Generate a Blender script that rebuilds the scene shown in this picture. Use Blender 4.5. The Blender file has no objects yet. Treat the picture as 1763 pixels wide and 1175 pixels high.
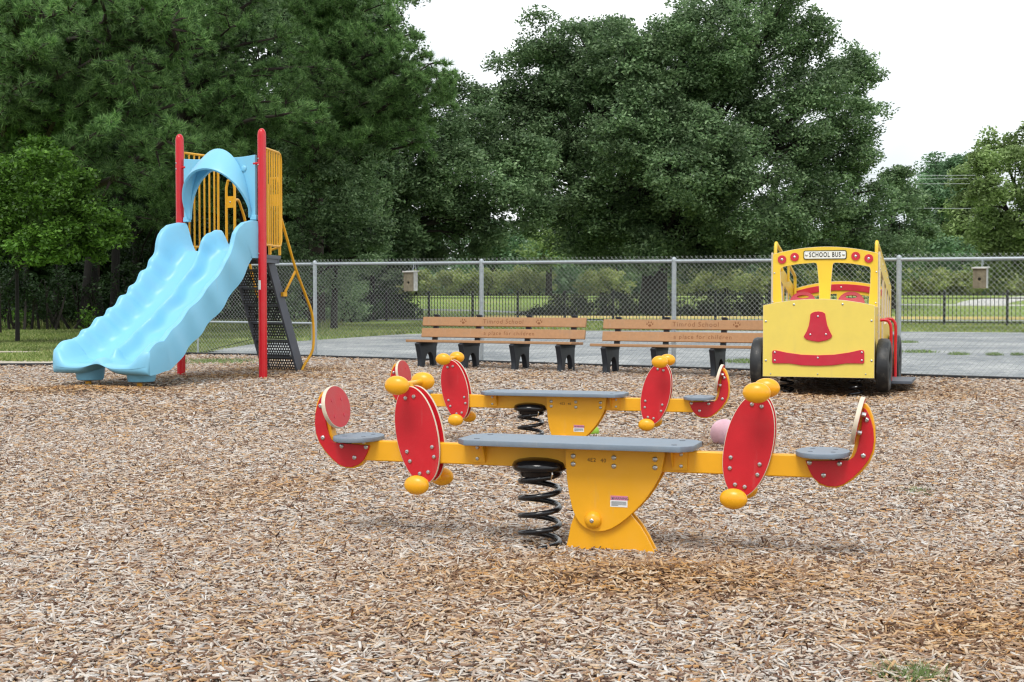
import bpy, math, random
import numpy as np
from mathutils import Vector, Matrix, Quaternion
random.seed(7)
R = math.radians
pi = math.pi
C = bpy.context.scene.collection
sc = bpy.context.scene

# ------------------------------------------------------------------ camera
CAMZ = 1.17
F = 2400.0                       # focal length in pixels of the 1763 wide photograph
PITCH = math.atan(75.5 / F)
cam_d = bpy.data.cameras.new('camera')
cam = bpy.data.objects.new('camera', cam_d)
C.objects.link(cam)
cam.location = (0, 0, CAMZ)
cam.rotation_euler = (pi / 2 - PITCH, 0, 0)
cam_d.sensor_width = 36
cam_d.lens = F / 1763 * 36
cam_d.clip_start = 0.1
cam_d.clip_end = 3000
sc.camera = cam

# ------------------------------------------------------------------ sky, sun, exposure
SUN_EL, SUN_AZ = R(58), R(200)
w = bpy.data.worlds.new('World')
sc.world = w
w.use_nodes = True
nt = w.node_tree
nt.nodes.clear()
o_ = nt.nodes.new('ShaderNodeOutputWorld')
bg = nt.nodes.new('ShaderNodeBackground')
sky = nt.nodes.new('ShaderNodeTexSky')
sky.sky_type = 'NISHITA'
sky.sun_disc = False
sky.sun_elevation = SUN_EL
sky.sun_rotation = SUN_AZ
tc = nt.nodes.new('ShaderNodeTexCoord')
noi = nt.nodes.new('ShaderNodeTexNoise')
noi.inputs['Scale'].default_value = 1.6
noi.inputs['Detail'].default_value = 5
cr = nt.nodes.new('ShaderNodeValToRGB')
cr.color_ramp.elements[0].position = 0.47
cr.color_ramp.elements[0].color = (6.0, 6.5, 6.8, 1)
cr.color_ramp.elements[1].position = 0.64
cr.color_ramp.elements[1].color = (13.2, 13.3, 13.3, 1)
mx = nt.nodes.new('ShaderNodeMix')
mx.data_type = 'RGBA'
mx.inputs['Factor'].default_value = 0.93
nt.links.new(tc.outputs['Generated'], noi.inputs['Vector'])
nt.links.new(noi.outputs['Fac'], cr.inputs['Fac'])
nt.links.new(sky.outputs['Color'], mx.inputs['A'])
nt.links.new(cr.outputs['Color'], mx.inputs['B'])
nt.links.new(mx.outputs['Result'], bg.inputs['Color'])
bg.inputs['Strength'].default_value = 0.1
nt.links.new(bg.outputs['Background'], o_.inputs['Surface'])

sd = bpy.data.lights.new('sun', 'SUN')
sd.energy = 1.5
sd.angle = R(22)
sd.color = (1.0, 0.97, 0.92)
so = bpy.data.objects.new('sun', sd)
C.objects.link(so)
sdir = Vector((math.sin(SUN_AZ) * math.cos(SUN_EL), math.cos(SUN_AZ) * math.cos(SUN_EL), math.sin(SUN_EL)))
so.rotation_euler = sdir.to_track_quat('Z', 'Y').to_euler()
so.location = (0, -5, 20)

sc.view_settings.view_transform = 'Standard'
sc.view_settings.look = 'None'
sc.view_settings.exposure = 0.48
sc.view_settings.gamma = 1.0
sc.view_settings.use_curve_mapping = False
sc.render.engine = 'CYCLES'
sc.cycles.max_bounces = 6
sc.cycles.diffuse_bounces = 3
sc.cycles.glossy_bounces = 3
sc.cycles.transparent_max_bounces = 8
sc.cycles.use_denoising = True
sc.cycles.filter_width = 1.3

# ------------------------------------------------------------------ helpers: photograph <-> place
cp, sp = math.cos(PITCH), math.sin(PITCH)
def ray(px, py):
    u = (px - 881.5) / F
    v = -(py - 587.5) / F
    return Vector((u, cp + v * sp, -sp + v * cp))
def at(px, py, Y):
    d = ray(px, py)
    return Vector((0, 0, CAMZ)) + d * (Y / d.y)
def local_hit(px, py, M, axis, off):
    """local coordinates where the sight line meets the plane local[axis] = off of a thing with matrix M"""
    Mi = M.inverted()
    o = Mi @ Vector((0, 0, CAMZ))
    d = Mi.to_3x3() @ ray(px, py)
    t = (off - o[axis]) / d[axis]
    return o + d * t

def smooth01(t):
    t = min(1, max(0, t))
    return t * t * (3 - 2 * t)
def zg(x, y):
    z = 0.0105 * min(13, max(0, y - 11)) - .04 * (1 - smooth01((y - 6.6) / 4))
    # lawn beyond the kerb climbs gently
    z += 1.25 * smooth01((y - 66) / 45)
    z += 0.045 * math.exp(-(((x - .55) / .6) ** 2 + ((y - 5.82) / .24) ** 2))
    z += 0.05 * math.exp(-(((x + 4.9) / .8) ** 2 + ((y - 16.0) / .35) ** 2))
    z -= 0.08 * math.exp(-(((x - 3.9) / 1.3) ** 2 + ((y - 16.3) / 1.3) ** 2))
    return z
def zg_np(x, y):
    q_ = np.clip((y - 6.6) / 4, 0, 1)
    z = 0.0105 * np.clip(y - 11, 0, 13) - .04 * (1 - q_ * q_ * (3 - 2 * q_))
    t = np.clip((y - 66) / 45, 0, 1)
    z = z + 1.25 * t * t * (3 - 2 * t)
    z = z + 0.045 * np.exp(-(((x - .55) / .6) ** 2 + ((y - 5.82) / .24) ** 2))
    z = z + 0.05 * np.exp(-(((x + 4.9) / .8) ** 2 + ((y - 16.0) / .35) ** 2))
    z = z - 0.08 * np.exp(-(((x - 3.9) / 1.3) ** 2 + ((y - 16.3) / 1.3) ** 2))
    return z

# ------------------------------------------------------------------ materials
MATS = {}
def mat(name, col, rough=0.5, metal=0.0, noise=0.0, nscale=20, bump=0.0, bscale=60, spec=0.5, coat=0.0, dirt=0.0, dscale=3.0):
    m = bpy.data.materials.new(name)
    m.use_nodes = True
    t = m.node_tree
    b = t.nodes['Principled BSDF']
    b.inputs['Roughness'].default_value = rough
    b.inputs['Metallic'].default_value = metal
    b.inputs['Specular IOR Level'].default_value = spec
    b.inputs['Coat Weight'].default_value = coat
    c = (*col, 1)
    b.inputs['Base Color'].default_value = c
    co = t.nodes.new('ShaderNodeTexCoord')
    if noise:
        n = t.nodes.new('ShaderNodeTexNoise')
        n.inputs['Scale'].default_value = nscale
        n.inputs['Detail'].default_value = 6
        n.inputs['Roughness'].default_value = 0.65
        t.links.new(co.outputs['Object'], n.inputs['Vector'])
        r = t.nodes.new('ShaderNodeMapRange')
        r.inputs['From Min'].default_value = .3
        r.inputs['From Max'].default_value = .7
        r.inputs['To Min'].default_value = 1 - noise
        r.inputs['To Max'].default_value = 1 + noise
        t.links.new(n.outputs['Fac'], r.inputs['Value'])
        mm = t.nodes.new('ShaderNodeMix')
        mm.data_type = 'RGBA'
        mm.blend_type = 'MULTIPLY'
        mm.inputs['Factor'].default_value = 1
        mm.inputs['A'].default_value = c
        t.links.new(r.outputs['Result'], mm.inputs['B'])
        t.links.new(mm.outputs['Result'], b.inputs['Base Color'])
        rr = t.nodes.new('ShaderNodeMapRange')
        rr.inputs['To Min'].default_value = max(0.02, rough - .12)
        rr.inputs['To Max'].default_value = min(1, rough + .12)
        t.links.new(n.outputs['Fac'], rr.inputs['Value'])
        t.links.new(rr.outputs['Result'], b.inputs['Roughness'])
    if dirt:
        src = b.inputs['Base Color'].links[0].from_socket
        def msk(scale, lo, hi, stretch):
            mp = t.nodes.new('ShaderNodeMapping'); mp.inputs['Scale'].default_value = stretch
            t.links.new(co.outputs['Object'], mp.inputs['Vector'])
            k = t.nodes.new('ShaderNodeTexNoise'); k.inputs['Scale'].default_value = scale; k.inputs['Detail'].default_value = 9; k.inputs['Roughness'].default_value = .72
            t.links.new(mp.outputs['Vector'], k.inputs['Vector'])
            q = t.nodes.new('ShaderNodeMapRange'); q.inputs['From Min'].default_value = lo; q.inputs['From Max'].default_value = hi
            q.inputs['To Min'].default_value = 0; q.inputs['To Max'].default_value = dirt
            t.links.new(k.outputs['Fac'], q.inputs['Value'])
            return q.outputs['Result']
        for sock, tint in ((msk(dscale, .5, .78, (1, 1, 1)), (.30, .27, .22, 1)), (msk(dscale * 5, .60, .70, (1, 1, .12)), (.42, .38, .33, 1))):
            md = t.nodes.new('ShaderNodeMix'); md.data_type = 'RGBA'
            t.links.new(sock, md.inputs['Factor']); t.links.new(src, md.inputs['A']); md.inputs['B'].default_value = tint
            src = md.outputs['Result']
        t.links.new(src, b.inputs['Base Color'])
    if bump:
        n2 = t.nodes.new('ShaderNodeTexNoise')
        n2.inputs['Scale'].default_value = bscale
        n2.inputs['Detail'].default_value = 4
        t.links.new(co.outputs['Object'], n2.inputs['Vector'])
        bp = t.nodes.new('ShaderNodeBump')
        bp.inputs['Strength'].default_value = bump
        bp.inputs['Distance'].default_value = 0.004
        t.links.new(n2.outputs['Fac'], bp.inputs['Height'])
        t.links.new(bp.outputs['Normal'], b.inputs['Normal'])
    MATS[name] = m
    return m
mat('red_panel', (.60, .013, .024), .38, noise=.06, nscale=9, bump=.15, bscale=220, dirt=0.10, dscale=3)
mat('edge_beige', (.72, .62, .48), .55, noise=.12, nscale=30)
mat('orange_paint', (.90, .43, .014), .36, noise=.05, nscale=6, bump=.08, bscale=150, dirt=0.13, dscale=3)
mat('orange_plastic', (.90, .42, .012), .3, noise=.04, nscale=12, dirt=0.10, dscale=8)
mat('grey_panel', (.20, .25, .31), .5, noise=.1, nscale=14, bump=.2, bscale=250, dirt=0.35, dscale=4)
mat('black_gloss', (.008, .008, .01), .16, noise=.1, nscale=20)
mat('steel', (.62, .62, .62), .28, metal=1.0)
mat('galvanised', (.40, .44, .47), .5, metal=.35, noise=.18, nscale=30)
mat('wire', (.40, .43, .42), .5, metal=.1)
mat('red_post', (.62, .012, .022), .22, noise=.05, nscale=5, dirt=0.1, dscale=3)
mat('yellow_rail', (.84, .42, .015), .35, noise=.05, nscale=10)
mat('stair_black', (.012, .012, .014), .55)
mat('stair_grey', (.11, .125, .155), .55, noise=.08, nscale=8)
mat('bus_yellow', (.88, .60, .05), .42, noise=.035, nscale=5, bump=.12, bscale=200, dirt=0.14, dscale=2)
mat('bus_face_yellow', (.88, .68, .13), .45, noise=.03, nscale=5, bump=.12, bscale=200, dirt=.09, dscale=2)
mat('bus_red', (.60, .022, .05), .42, noise=.05, nscale=10, dirt=0.15, dscale=3)
mat('rubber', (.018, .019, .021), .5, noise=.15, nscale=12, dirt=0.35, dscale=4)
mat('hub_grey', (.10, .11, .12), .45)
mat('white_plate', (.82, .84, .83), .5)
mat('ink', (.02, .02, .02), .6)
mat('ink_brown', (.16, .07, .02), .7)
mat('pink_label', (.72, .25, .38), .5)
mat('bench_plastic', (.43, .235, .115), .62, noise=.1, nscale=25, bump=.3, bscale=120, dirt=0.3, dscale=3)
mat('bench_engraving', (.22, .09, .035), .8)
mat('bench_leg', (.022, .027, .036), .5, noise=.15, nscale=14, bump=.3, bscale=120)
mat('old_wood', (.19, .165, .115), .8, noise=.35, nscale=18, bump=.5, bscale=60)
mat('old_wood_grey', (.50, .50, .47), .8, noise=.3, nscale=18, bump=.5, bscale=60)
mat('edging', (.016, .018, .022), .55, noise=.2, nscale=12)
mat('fence_black', (.008, .008, .009), .45)
mat('pink_ball', (.80, .50, .58), .55, noise=.1, nscale=14, bump=.5, bscale=160)
mat('green_ball', (.30, .55, .06), .7, noise=.1, nscale=30)
mat('bark_oak', (.022, .018, .014), .9, noise=.4, nscale=6, bump=1, bscale=10)
mat('bark_pine', (.028, .019, .015), .9, noise=.4, nscale=6, bump=1, bscale=10)
mat('concrete', (.50, .49, .46), .85, noise=.15, nscale=3)
mat('kerb_yellow', (.62, .48, .18), .7, noise=.15, nscale=2)
mat('bark_dark', (.012, .010, .009), .95, noise=.4, nscale=6, bump=1, bscale=10)
mat('cable', (.45, .48, .5), .5)

def slide_mat():
    m = mat('slide_blue', (.23, .575, .80), .38, noise=.03, nscale=3, dirt=0.16, dscale=1.5)
    b = m.node_tree.nodes['Principled BSDF']
    b.inputs['Subsurface Weight'].default_value = 0.0
    return m
slide_mat()

def leaf_mat(name, c1, c2, c3, nscale=.5, trans=.35, rough=.5):
    m = bpy.data.materials.new(name)
    m.use_nodes = True
    t = m.node_tree
    b = t.nodes['Principled BSDF']
    b.inputs['Roughness'].default_value = rough
    b.inputs['Specular IOR Level'].default_value = .35
    g = t.nodes.new('ShaderNodeNewGeometry')
    ramp = t.nodes.new('ShaderNodeValToRGB')
    e = ramp.color_ramp.elements
    e[0].color = (*c1, 1); e[1].color = (*c3, 1)
    mid = e.new(.5); mid.color = (*c2, 1)
    t.links.new(g.outputs['Random Per Island'], ramp.inputs['Fac'])
    co = t.nodes.new('ShaderNodeTexCoord')
    n = t.nodes.new('ShaderNodeTexNoise')
    n.inputs['Scale'].default_value = nscale
    n.inputs['Detail'].default_value = 3
    t.links.new(co.outputs['Object'], n.inputs['Vector'])
    r = t.nodes.new('ShaderNodeMapRange')
    r.inputs['From Min'].default_value = .3; r.inputs['From Max'].default_value = .7
    r.inputs['To Min'].default_value = .55; r.inputs['To Max'].default_value = 1.5
    t.links.new(n.outputs['Fac'], r.inputs['Value'])
    mm = t.nodes.new('ShaderNodeMix'); mm.data_type = 'RGBA'; mm.blend_type = 'MULTIPLY'
    mm.inputs['Factor'].default_value = 1
    t.links.new(ramp.outputs['Color'], mm.inputs['A'])
    t.links.new(r.outputs['Result'], mm.inputs['B'])
    t.links.new(mm.outputs['Result'], b.inputs['Base Color'])
    tr = t.nodes.new('ShaderNodeBsdfTranslucent')
    t.links.new(mm.outputs['Result'], tr.inputs['Color'])
    ms = t.nodes.new('ShaderNodeMixShader')
    ms.inputs['Fac'].default_value = trans
    t.links.new(b.outputs['BSDF'], ms.inputs[1])
    t.links.new(tr.outputs['BSDF'], ms.inputs[2])
    t.links.new(ms.outputs['Shader'], t.nodes['Material Output'].inputs['Surface'])
    MATS[name] = m
leaf_mat('leaf_oak', (.062, .115, .050), (.145, .235, .105), (.28, .39, .20))
leaf_mat('leaf_pine', (.038, .090, .028), (.115, .225, .066), (.26, .42, .14), rough=.55)
leaf_mat('leaf_bright', (.038, .088, .012), (.08, .18, .022), (.16, .31, .045))
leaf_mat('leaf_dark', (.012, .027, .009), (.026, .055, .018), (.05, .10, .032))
leaf_mat('leaf_light', (.12, .185, .06), (.21, .30, .10), (.33, .43, .18))
leaf_mat('leaf_hedge', (.17, .225, .06), (.31, .38, .12), (.50, .53, .22))
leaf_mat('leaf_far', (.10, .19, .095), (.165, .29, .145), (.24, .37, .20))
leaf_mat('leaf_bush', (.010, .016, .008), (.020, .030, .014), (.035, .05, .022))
leaf_mat('grass_blade', (.13, .19, .045), (.22, .29, .08), (.40, .40, .17), nscale=.3)
leaf_mat('dead_leaf', (.10, .045, .02), (.16, .075, .03), (.24, .13, .06))

def chips_mat():
    m = bpy.data.materials.new('wood_chip')
    m.use_nodes = True
    t = m.node_tree
    b = t.nodes['Principled BSDF']
    b.inputs['Roughness'].default_value = .75
    b.inputs['Specular IOR Level'].default_value = .3
    g = t.nodes.new('ShaderNodeNewGeometry')
    def ramp(stops):
        r = t.nodes.new('ShaderNodeValToRGB')
        r.color_ramp.interpolation = 'LINEAR'
        e = r.color_ramp.elements
        e[0].position, e[0].color = stops[0][0], (*stops[0][1], 1)
        e[1].position, e[1].color = stops[-1][0], (*stops[-1][1], 1)
        for p, c in stops[1:-1]:
            k = e.new(p); k.color = (*c, 1)
        t.links.new(g.outputs['Random Per Island'], r.inputs['Fac'])
        return r
    old = ramp([(0, (.07, .035, .025)), (.1, (.20, .11, .07)), (.22, (.40, .27, .19)), (.34, (.50, .405, .33)),
                (.44, (.42, .40, .385)), (.52, (.47, .25, .10)), (.60, (.58, .40, .23)), (.74, (.58, .51, .45)), (.9, (.63, .575, .52)), (1, (.72, .69, .66))])
    new = ramp([(0, (.07, .03, .012)), (.25, (.24, .11, .035)), (.6, (.50, .25, .07)), (.85, (.60, .37, .15)), (1, (.64, .50, .34))])
    at_ = t.nodes.new('ShaderNodeAttribute')
    at_.attribute_name = 'fresh'
    mm = t.nodes.new('ShaderNodeMix'); mm.data_type = 'RGBA'
    t.links.new(at_.outputs['Fac'], mm.inputs['Factor'])
    t.links.new(old.outputs['Color'], mm.inputs['A'])
    t.links.new(new.outputs['Color'], mm.inputs['B'])
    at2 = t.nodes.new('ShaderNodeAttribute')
    at2.attribute_name = 'damp_shade'  # mask darkens chips: moist mulch plus bus shadow painted into the colour
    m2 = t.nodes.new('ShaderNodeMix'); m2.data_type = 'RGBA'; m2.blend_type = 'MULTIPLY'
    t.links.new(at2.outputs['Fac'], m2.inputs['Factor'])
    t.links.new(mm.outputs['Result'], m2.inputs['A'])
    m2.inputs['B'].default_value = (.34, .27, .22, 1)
    # fine fibre streaks
    co = t.nodes.new('ShaderNodeTexCoord')
    n = t.nodes.new('ShaderNodeTexNoise'); n.inputs['Scale'].default_value = 160; n.inputs['Detail'].default_value = 3
    t.links.new(co.outputs['Object'], n.inputs['Vector'])
    r = t.nodes.new('ShaderNodeMapRange'); r.inputs['To Min'].default_value = .72; r.inputs['To Max'].default_value = 1.28
    t.links.new(n.outputs['Fac'], r.inputs['Value'])
    m3 = t.nodes.new('ShaderNodeMix'); m3.data_type = 'RGBA'; m3.blend_type = 'MULTIPLY'; m3.inputs['Factor'].default_value = 1
    t.links.new(m2.outputs['Result'], m3.inputs['A']); t.links.new(r.outputs['Result'], m3.inputs['B'])
    t.links.new(m3.outputs['Result'], b.inputs['Base Color'])
    MATS['wood_chip'] = m
chips_mat()

def ground_mat(name, stops, scale, bump=.5, bdist=.02, extra=None, rough=.9):
    m = bpy.data.materials.new(name)
    m.use_nodes = True
    t = m.node_tree
    b = t.nodes['Principled BSDF']
    b.inputs['Roughness'].default_value = rough
    b.inputs['Specular IOR Level'].default_value = .25
    co = t.nodes.new('ShaderNodeTexCoord')
    def noise(s, d=8):
        n = t.nodes.new('ShaderNodeTexNoise'); n.inputs['Scale'].default_value = s
        n.inputs['Detail'].default_value = d; n.inputs['Roughness'].default_value = .7
        t.links.new(co.outputs['Object'], n.inputs['Vector'])
        return n
    a = noise(scale); c = noise(scale * 18, 4)
    ad = t.nodes.new('ShaderNodeMath'); ad.operation = 'MULTIPLY_ADD'
    ad.inputs[1].default_value = .45
    t.links.new(c.outputs['Fac'], ad.inputs[0])
    sb = t.nodes.new('ShaderNodeMath'); sb.operation = 'MULTIPLY'; sb.inputs[1].default_value = .55
    t.links.new(a.outputs['Fac'], sb.inputs[0]); t.links.new(sb.outputs[0], ad.inputs[2])
    r = t.nodes.new('ShaderNodeValToRGB')
    e = r.color_ramp.elements
    e[0].position, e[0].color = stops[0][0], (*stops[0][1], 1)
    e[1].position, e[1].color = stops[-1][0], (*stops[-1][1], 1)
    for p, cc in stops[1:-1]:
        k = e.new(p); k.color = (*cc, 1)
    t.links.new(ad.outputs[0], r.inputs['Fac'])
    t.links.new(r.outputs['Color'], b.inputs['Base Color'])
    bp = t.nodes.new('ShaderNodeBump'); bp.inputs['Strength'].default_value = bump; bp.inputs['Distance'].default_value = bdist
    t.links.new(c.outputs['Fac'], bp.inputs['Height']); t.links.new(bp.outputs['Normal'], b.inputs['Normal'])
    MATS[name] = m
ground_mat('lawn', [(.36, (.11, .17, .03)), (.46, (.17, .26, .045)), (.54, (.25, .32, .07)), (.66, (.36, .32, .16))], .35)
ground_mat('asphalt_mat', [(.42, (.185, .20, .215)), (.49, (.28, .295, .305)), (.53, (.33, .34, .345)), (.58, (.45, .455, .45))], .35, bump=.3, bdist=.005)
ground_mat('mulch_bed_mat', [(.35, (.07, .04, .022)), (.5, (.17, .11, .07)), (.65, (.32, .24, .17))], 3, bump=1, bdist=.03)
ground_mat('sand', [(.40, (.30, .26, .17)), (.5, (.50, .44, .36)), (.62, (.60, .55, .48))], 1.2)
ground_mat('straw', [(.35, (.16, .07, .035)), (.65, (.36, .2, .11))], 2)

# ------------------------------------------------------------------ mesh building
class MB:
    def __init__(s):
        s.v = []; s.f = []; s.m = []; s.sm = []
    def add(s, vs, fs, mi=0, smooth=False):
        o = len(s.v)
        s.v.extend([tuple(v) for v in vs])
        for k, f in enumerate(fs):
            s.f.append([i + o for i in f])
            s.m.append(mi[k] if isinstance(mi, (list, tuple)) else mi)
            s.sm.append(smooth)
        return s
    def box(s, c, size, M=None, mi=0):
        x, y, z = [d / 2 for d in size]
        c = Vector(c)
        vs = [Vector((a * x, b * y, d * z)) for a in (-1, 1) for b in (-1, 1) for d in (-1, 1)]
        if M is not None: vs = [M @ v for v in vs]
        vs = [v + c for v in vs]
        s.add(vs, [(0, 1, 3, 2), (4, 6, 7, 5), (0, 4, 5, 1), (2, 3, 7, 6), (0, 2, 6, 4), (1, 5, 7, 3)], mi)
        return s
    def tube(s, pts, r, n=10, mi=0, cap=True, round_end=0):
        pts = [Vector(p) for p in pts]
        k = len(pts)
        rs = list(r) if isinstance(r, (list, tuple)) else [r] * k
        tang = []
        for i in range(k):
            a = pts[max(0, i - 1)]; b = pts[min(k - 1, i + 1)]
            d = (b - a)
            tang.append(d.normalized() if d.length > 1e-9 else Vector((0, 0, 1)))
        t0 = tang[0]
        nrm = t0.orthogonal().normalized()
        vs, fs = [], []
        for i in range(k):
            if i:
                q = tang[i - 1].rotation_difference(tang[i])
                nrm = q @ nrm
            bn = tang[i].cross(nrm).normalized()
            for j in range(n):
                a = 2 * pi * j / n
                vs.append(pts[i] + (nrm * math.cos(a) + bn * math.sin(a)) * rs[i])
        for i in range(k - 1):
            for j in range(n):
                a = i * n + j; b = i * n + (j + 1) % n
                fs.append((a, b, b + n, a + n))
        if cap:
            fs.append(tuple(reversed(range(n))))
            fs.append(tuple(range((k - 1) * n, k * n)))
        s.add(vs, fs, mi, True)
        return s
    def lathe(s, prof, M=None, n=24, mi=0):
        """profile of (r, z) about the z axis"""
        vs, fs = [], []
        for r, z in prof:
            for j in range(n):
                a = 2 * pi * j / n
                v = Vector((r * math.cos(a), r * math.sin(a), z))
                vs.append(M @ v if M is not None else v)
        k = len(prof)
        for i in range(k - 1):
            for j in range(n):
                a = i * n + j; b = i * n + (j + 1) % n
                fs.append((a, b, b + n, a + n))
        if prof[0][0] > 1e-6: fs.append(tuple(reversed(range(n))))
        if prof[-1][0] > 1e-6: fs.append(tuple(range((k - 1) * n, k * n)))
        s.add(vs, fs, mi, True)
        return s
    def ellipsoid(s, c, rad, n=20, m=12, mi=0, M=None):
        T = Matrix.Translation(Vector(c)) @ (M.to_4x4() if M is not None else Matrix.Identity(4)) @ Matrix.Diagonal((*rad, 1))
        prof = [(math.sin(pi * i / m), -math.cos(pi * i / m)) for i in range(m + 1)]
        prof[0] = (0.002, -1); prof[-1] = (0.002, 1)
        return s.lathe(prof, T, n, mi)
    def bolt(s, p, nrm, r=.011, h=.006, mi=1):
        q = Vector(nrm).to_track_quat('Z', 'Y').to_matrix().to_4x4()
        T = Matrix.Translation(Vector(p)) @ q
        s.lathe([(r, -.002), (r, h * .35), (r * .8, h * .8), (r * .4, h), (r * .35, h * .6), (.0005, h * .6)], T, 12, mi)
        return s
    def plate(s, loops, t, M, mi=0, me=None, bevel=.002, smooth=False):
        vs, fs, ms = plate_geo(loops, t, bevel)
        me = mi if me is None else me
        s.add([M @ Vector(v) for v in vs], fs, [me if k else mi for k in ms], smooth)
        return s
    def build(s, name, mats, parent=None, angle=38, bevel=0):
        me = bpy.data.meshes.new(name)
        me.from_pydata(s.v, [], s.f)
        if not isinstance(mats, (list, tuple)): mats = [mats]
        for m in mats: me.materials.append(MATS[m])
        me.polygons.foreach_set('material_index', s.m)
        me.polygons.foreach_set('use_smooth', [True] * len(s.f))
        me.update()
        try: me.set_sharp_from_angle(angle=R(angle))
        except Exception: pass
        o = bpy.data.objects.new(name, me)
        C.objects.link(o)
        if parent: o.parent = parent
        if bevel:
            b = o.modifiers.new('bevel', 'BEVEL'); b.width = bevel; b.segments = 2; b.limit_method = 'ANGLE'; b.angle_limit = R(40)
        return o

def plate_geo(loops, t, bevel):
    cu = bpy.data.curves.new('tmp', 'CURVE')
    cu.dimensions = '2D'; cu.fill_mode = 'BOTH'
    bevel = min(bevel, t * .4)
    cu.extrude = t / 2 - bevel; cu.bevel_depth = bevel; cu.bevel_resolution = 1
    if bevel > 0: cu.offset = -bevel
    for lp in loops:
        sp_ = cu.splines.new('POLY')
        sp_.points.add(len(lp) - 1)
        for i, p in enumerate(lp): sp_.points[i].co = (p[0], p[1], 0, 1)
        sp_.use_cyclic_u = True
    ob = bpy.data.objects.new('tmp', cu)
    me = bpy.data.meshes.new_from_object(ob)
    vs = [tuple(v.co) for v in me.vertices]
    fs = [tuple(p.vertices) for p in me.polygons]
    ms = [abs(p.normal.z) < .95 for p in me.polygons]
    bpy.data.objects.remove(ob); bpy.data.curves.remove(cu); bpy.data.meshes.remove(me)
    return vs, fs, ms

def text_mb(txt, size, M, depth=.001, spacing=1.0, offset=0.0):
    cu = bpy.data.curves.new('tmp', 'FONT')
    cu.body = txt; cu.size = size; cu.extrude = depth; cu.align_x = 'CENTER'; cu.align_y = 'CENTER'
    cu.space_character = spacing; cu.offset = offset; cu.resolution_u = 3
    ob = bpy.data.objects.new('tmp', cu)
    me = bpy.data.meshes.new_from_object(ob)
    mb = MB().add([M @ v.co for v in me.vertices], [tuple(p.vertices) for p in me.polygons])
    bpy.data.objects.remove(ob); bpy.data.curves.remove(cu); bpy.data.meshes.remove(me)
    return mb

def tag(o, label, cat, group=None, kind=None):
    if label: o['label'] = label
    if cat: o['category'] = cat
    if group: o['group'] = group
    if kind: o['kind'] = kind
    return o
def thing(name, label, cat, loc=(0, 0, 0), rz=0, group=None):
    o = bpy.data.objects.new(name, None)
    o.empty_display_size = .2
    C.objects.link(o)
    o.location = loc; o.rotation_euler = (0, 0, rz)
    return tag(o, label, cat, group)
def mtx(loc, rz): return Matrix.Translation(Vector(loc)) @ Matrix.Rotation(rz, 4, 'Z')
def copy_tree(o, parent=None):
    c = o.copy(); C.objects.link(c)
    if parent: c.parent = parent
    for ch in list(o.children): copy_tree(ch, c)
    return c
def cols(a, b, c, t=(0, 0, 0)):
    """matrix whose local x, y, z axes map to a, b, c"""
    return Matrix(((a[0], b[0], c[0], t[0]), (a[1], b[1], c[1], t[1]), (a[2], b[2], c[2], t[2]), (0, 0, 0, 1)))
def XZ(w=0): return cols((1, 0, 0), (0, 0, 1), (0, -1, 0), (0, w, 0))       # plate in x-z, thickness along y
def YZ(u=0): return cols((0, 1, 0), (0, 0, 1), (1, 0, 0), (u, 0, 0))        # plate in y-z, thickness along x
def catmull(pts, n=6, closed=True):
    out = []
    k = len(pts)
    rng = range(k) if closed else range(k - 1)
    for i in rng:
        g = lambda j: Vector(pts[j % k]) if closed else Vector(pts[min(k - 1, max(0, j))])
        p0, p1, p2, p3 = g(i - 1), g(i), g(i + 1), g(i + 2)
        for s_ in range(n):
            t = s_ / n
            out.append(.5 * ((2 * p1) + (p2 - p0) * t + (2 * p0 - 5 * p1 + 4 * p2 - p3) * t * t + (3 * p1 - p0 - 3 * p2 + p3) * t ** 3))
    if not closed: out.append(Vector(pts[-1]))
    return out
def ellipse(a, b, n=48, tilt=0, c=(0, 0), pw=1.0):
    out = []
    for i in range(n):
        t = 2 * pi * i / n
        x = a * math.copysign(abs(math.cos(t)) ** pw, math.cos(t)); y = b * math.sin(t)
        out.append((c[0] + x * math.cos(tilt) - y * math.sin(tilt), c[1] + x * math.sin(tilt) + y * math.cos(tilt)))
    return out
def helix(r, z0, z1, turns, wire, per=18, n=8, ph=0):
    k = int(turns * per)
    return [(r * math.cos(ph + 2 * pi * i / per), r * math.sin(ph + 2 * pi * i / per), z0 + (z1 - z0) * i / k) for i in range(k + 1)]

def raw_mesh(name, verts, quads=None, mats=(), parent=None, attrs=None, tris=None):
    """fast numpy mesh"""
    me = bpy.data.meshes.new(name)
    nv = len(verts)
    me.vertices.add(nv)
    me.vertices.foreach_set('co', np.asarray(verts, dtype=np.float32).ravel())
    loops = []; starts = []; tot = 0
    parts = []
    if quads is not None and len(quads): parts.append((np.asarray(quads, dtype=np.int32), 4))
    if tris is not None and len(tris): parts.append((np.asarray(tris, dtype=np.int32), 3))
    for a, k in parts:
        loops.append(a.ravel()); starts.append(np.arange(len(a), dtype=np.int32) * k + tot); tot += len(a) * k
    L = np.concatenate(loops); S = np.concatenate(starts)
    me.loops.add(len(L)); me.loops.foreach_set('vertex_index', L)
    me.polygons.add(len(S)); me.polygons.foreach_set('loop_start', S)
    for m in mats: me.materials.append(MATS[m])
    for an, arr in (attrs or {}).items():
        a = me.attributes.new(an, 'FLOAT', 'POINT')
        a.data.foreach_set('value', np.asarray(arr, dtype=np.float32))
    me.update(calc_edges=True)
    o = bpy.data.objects.new(name, me)
    C.objects.link(o)
    if parent: o.parent = parent
    return o

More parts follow.
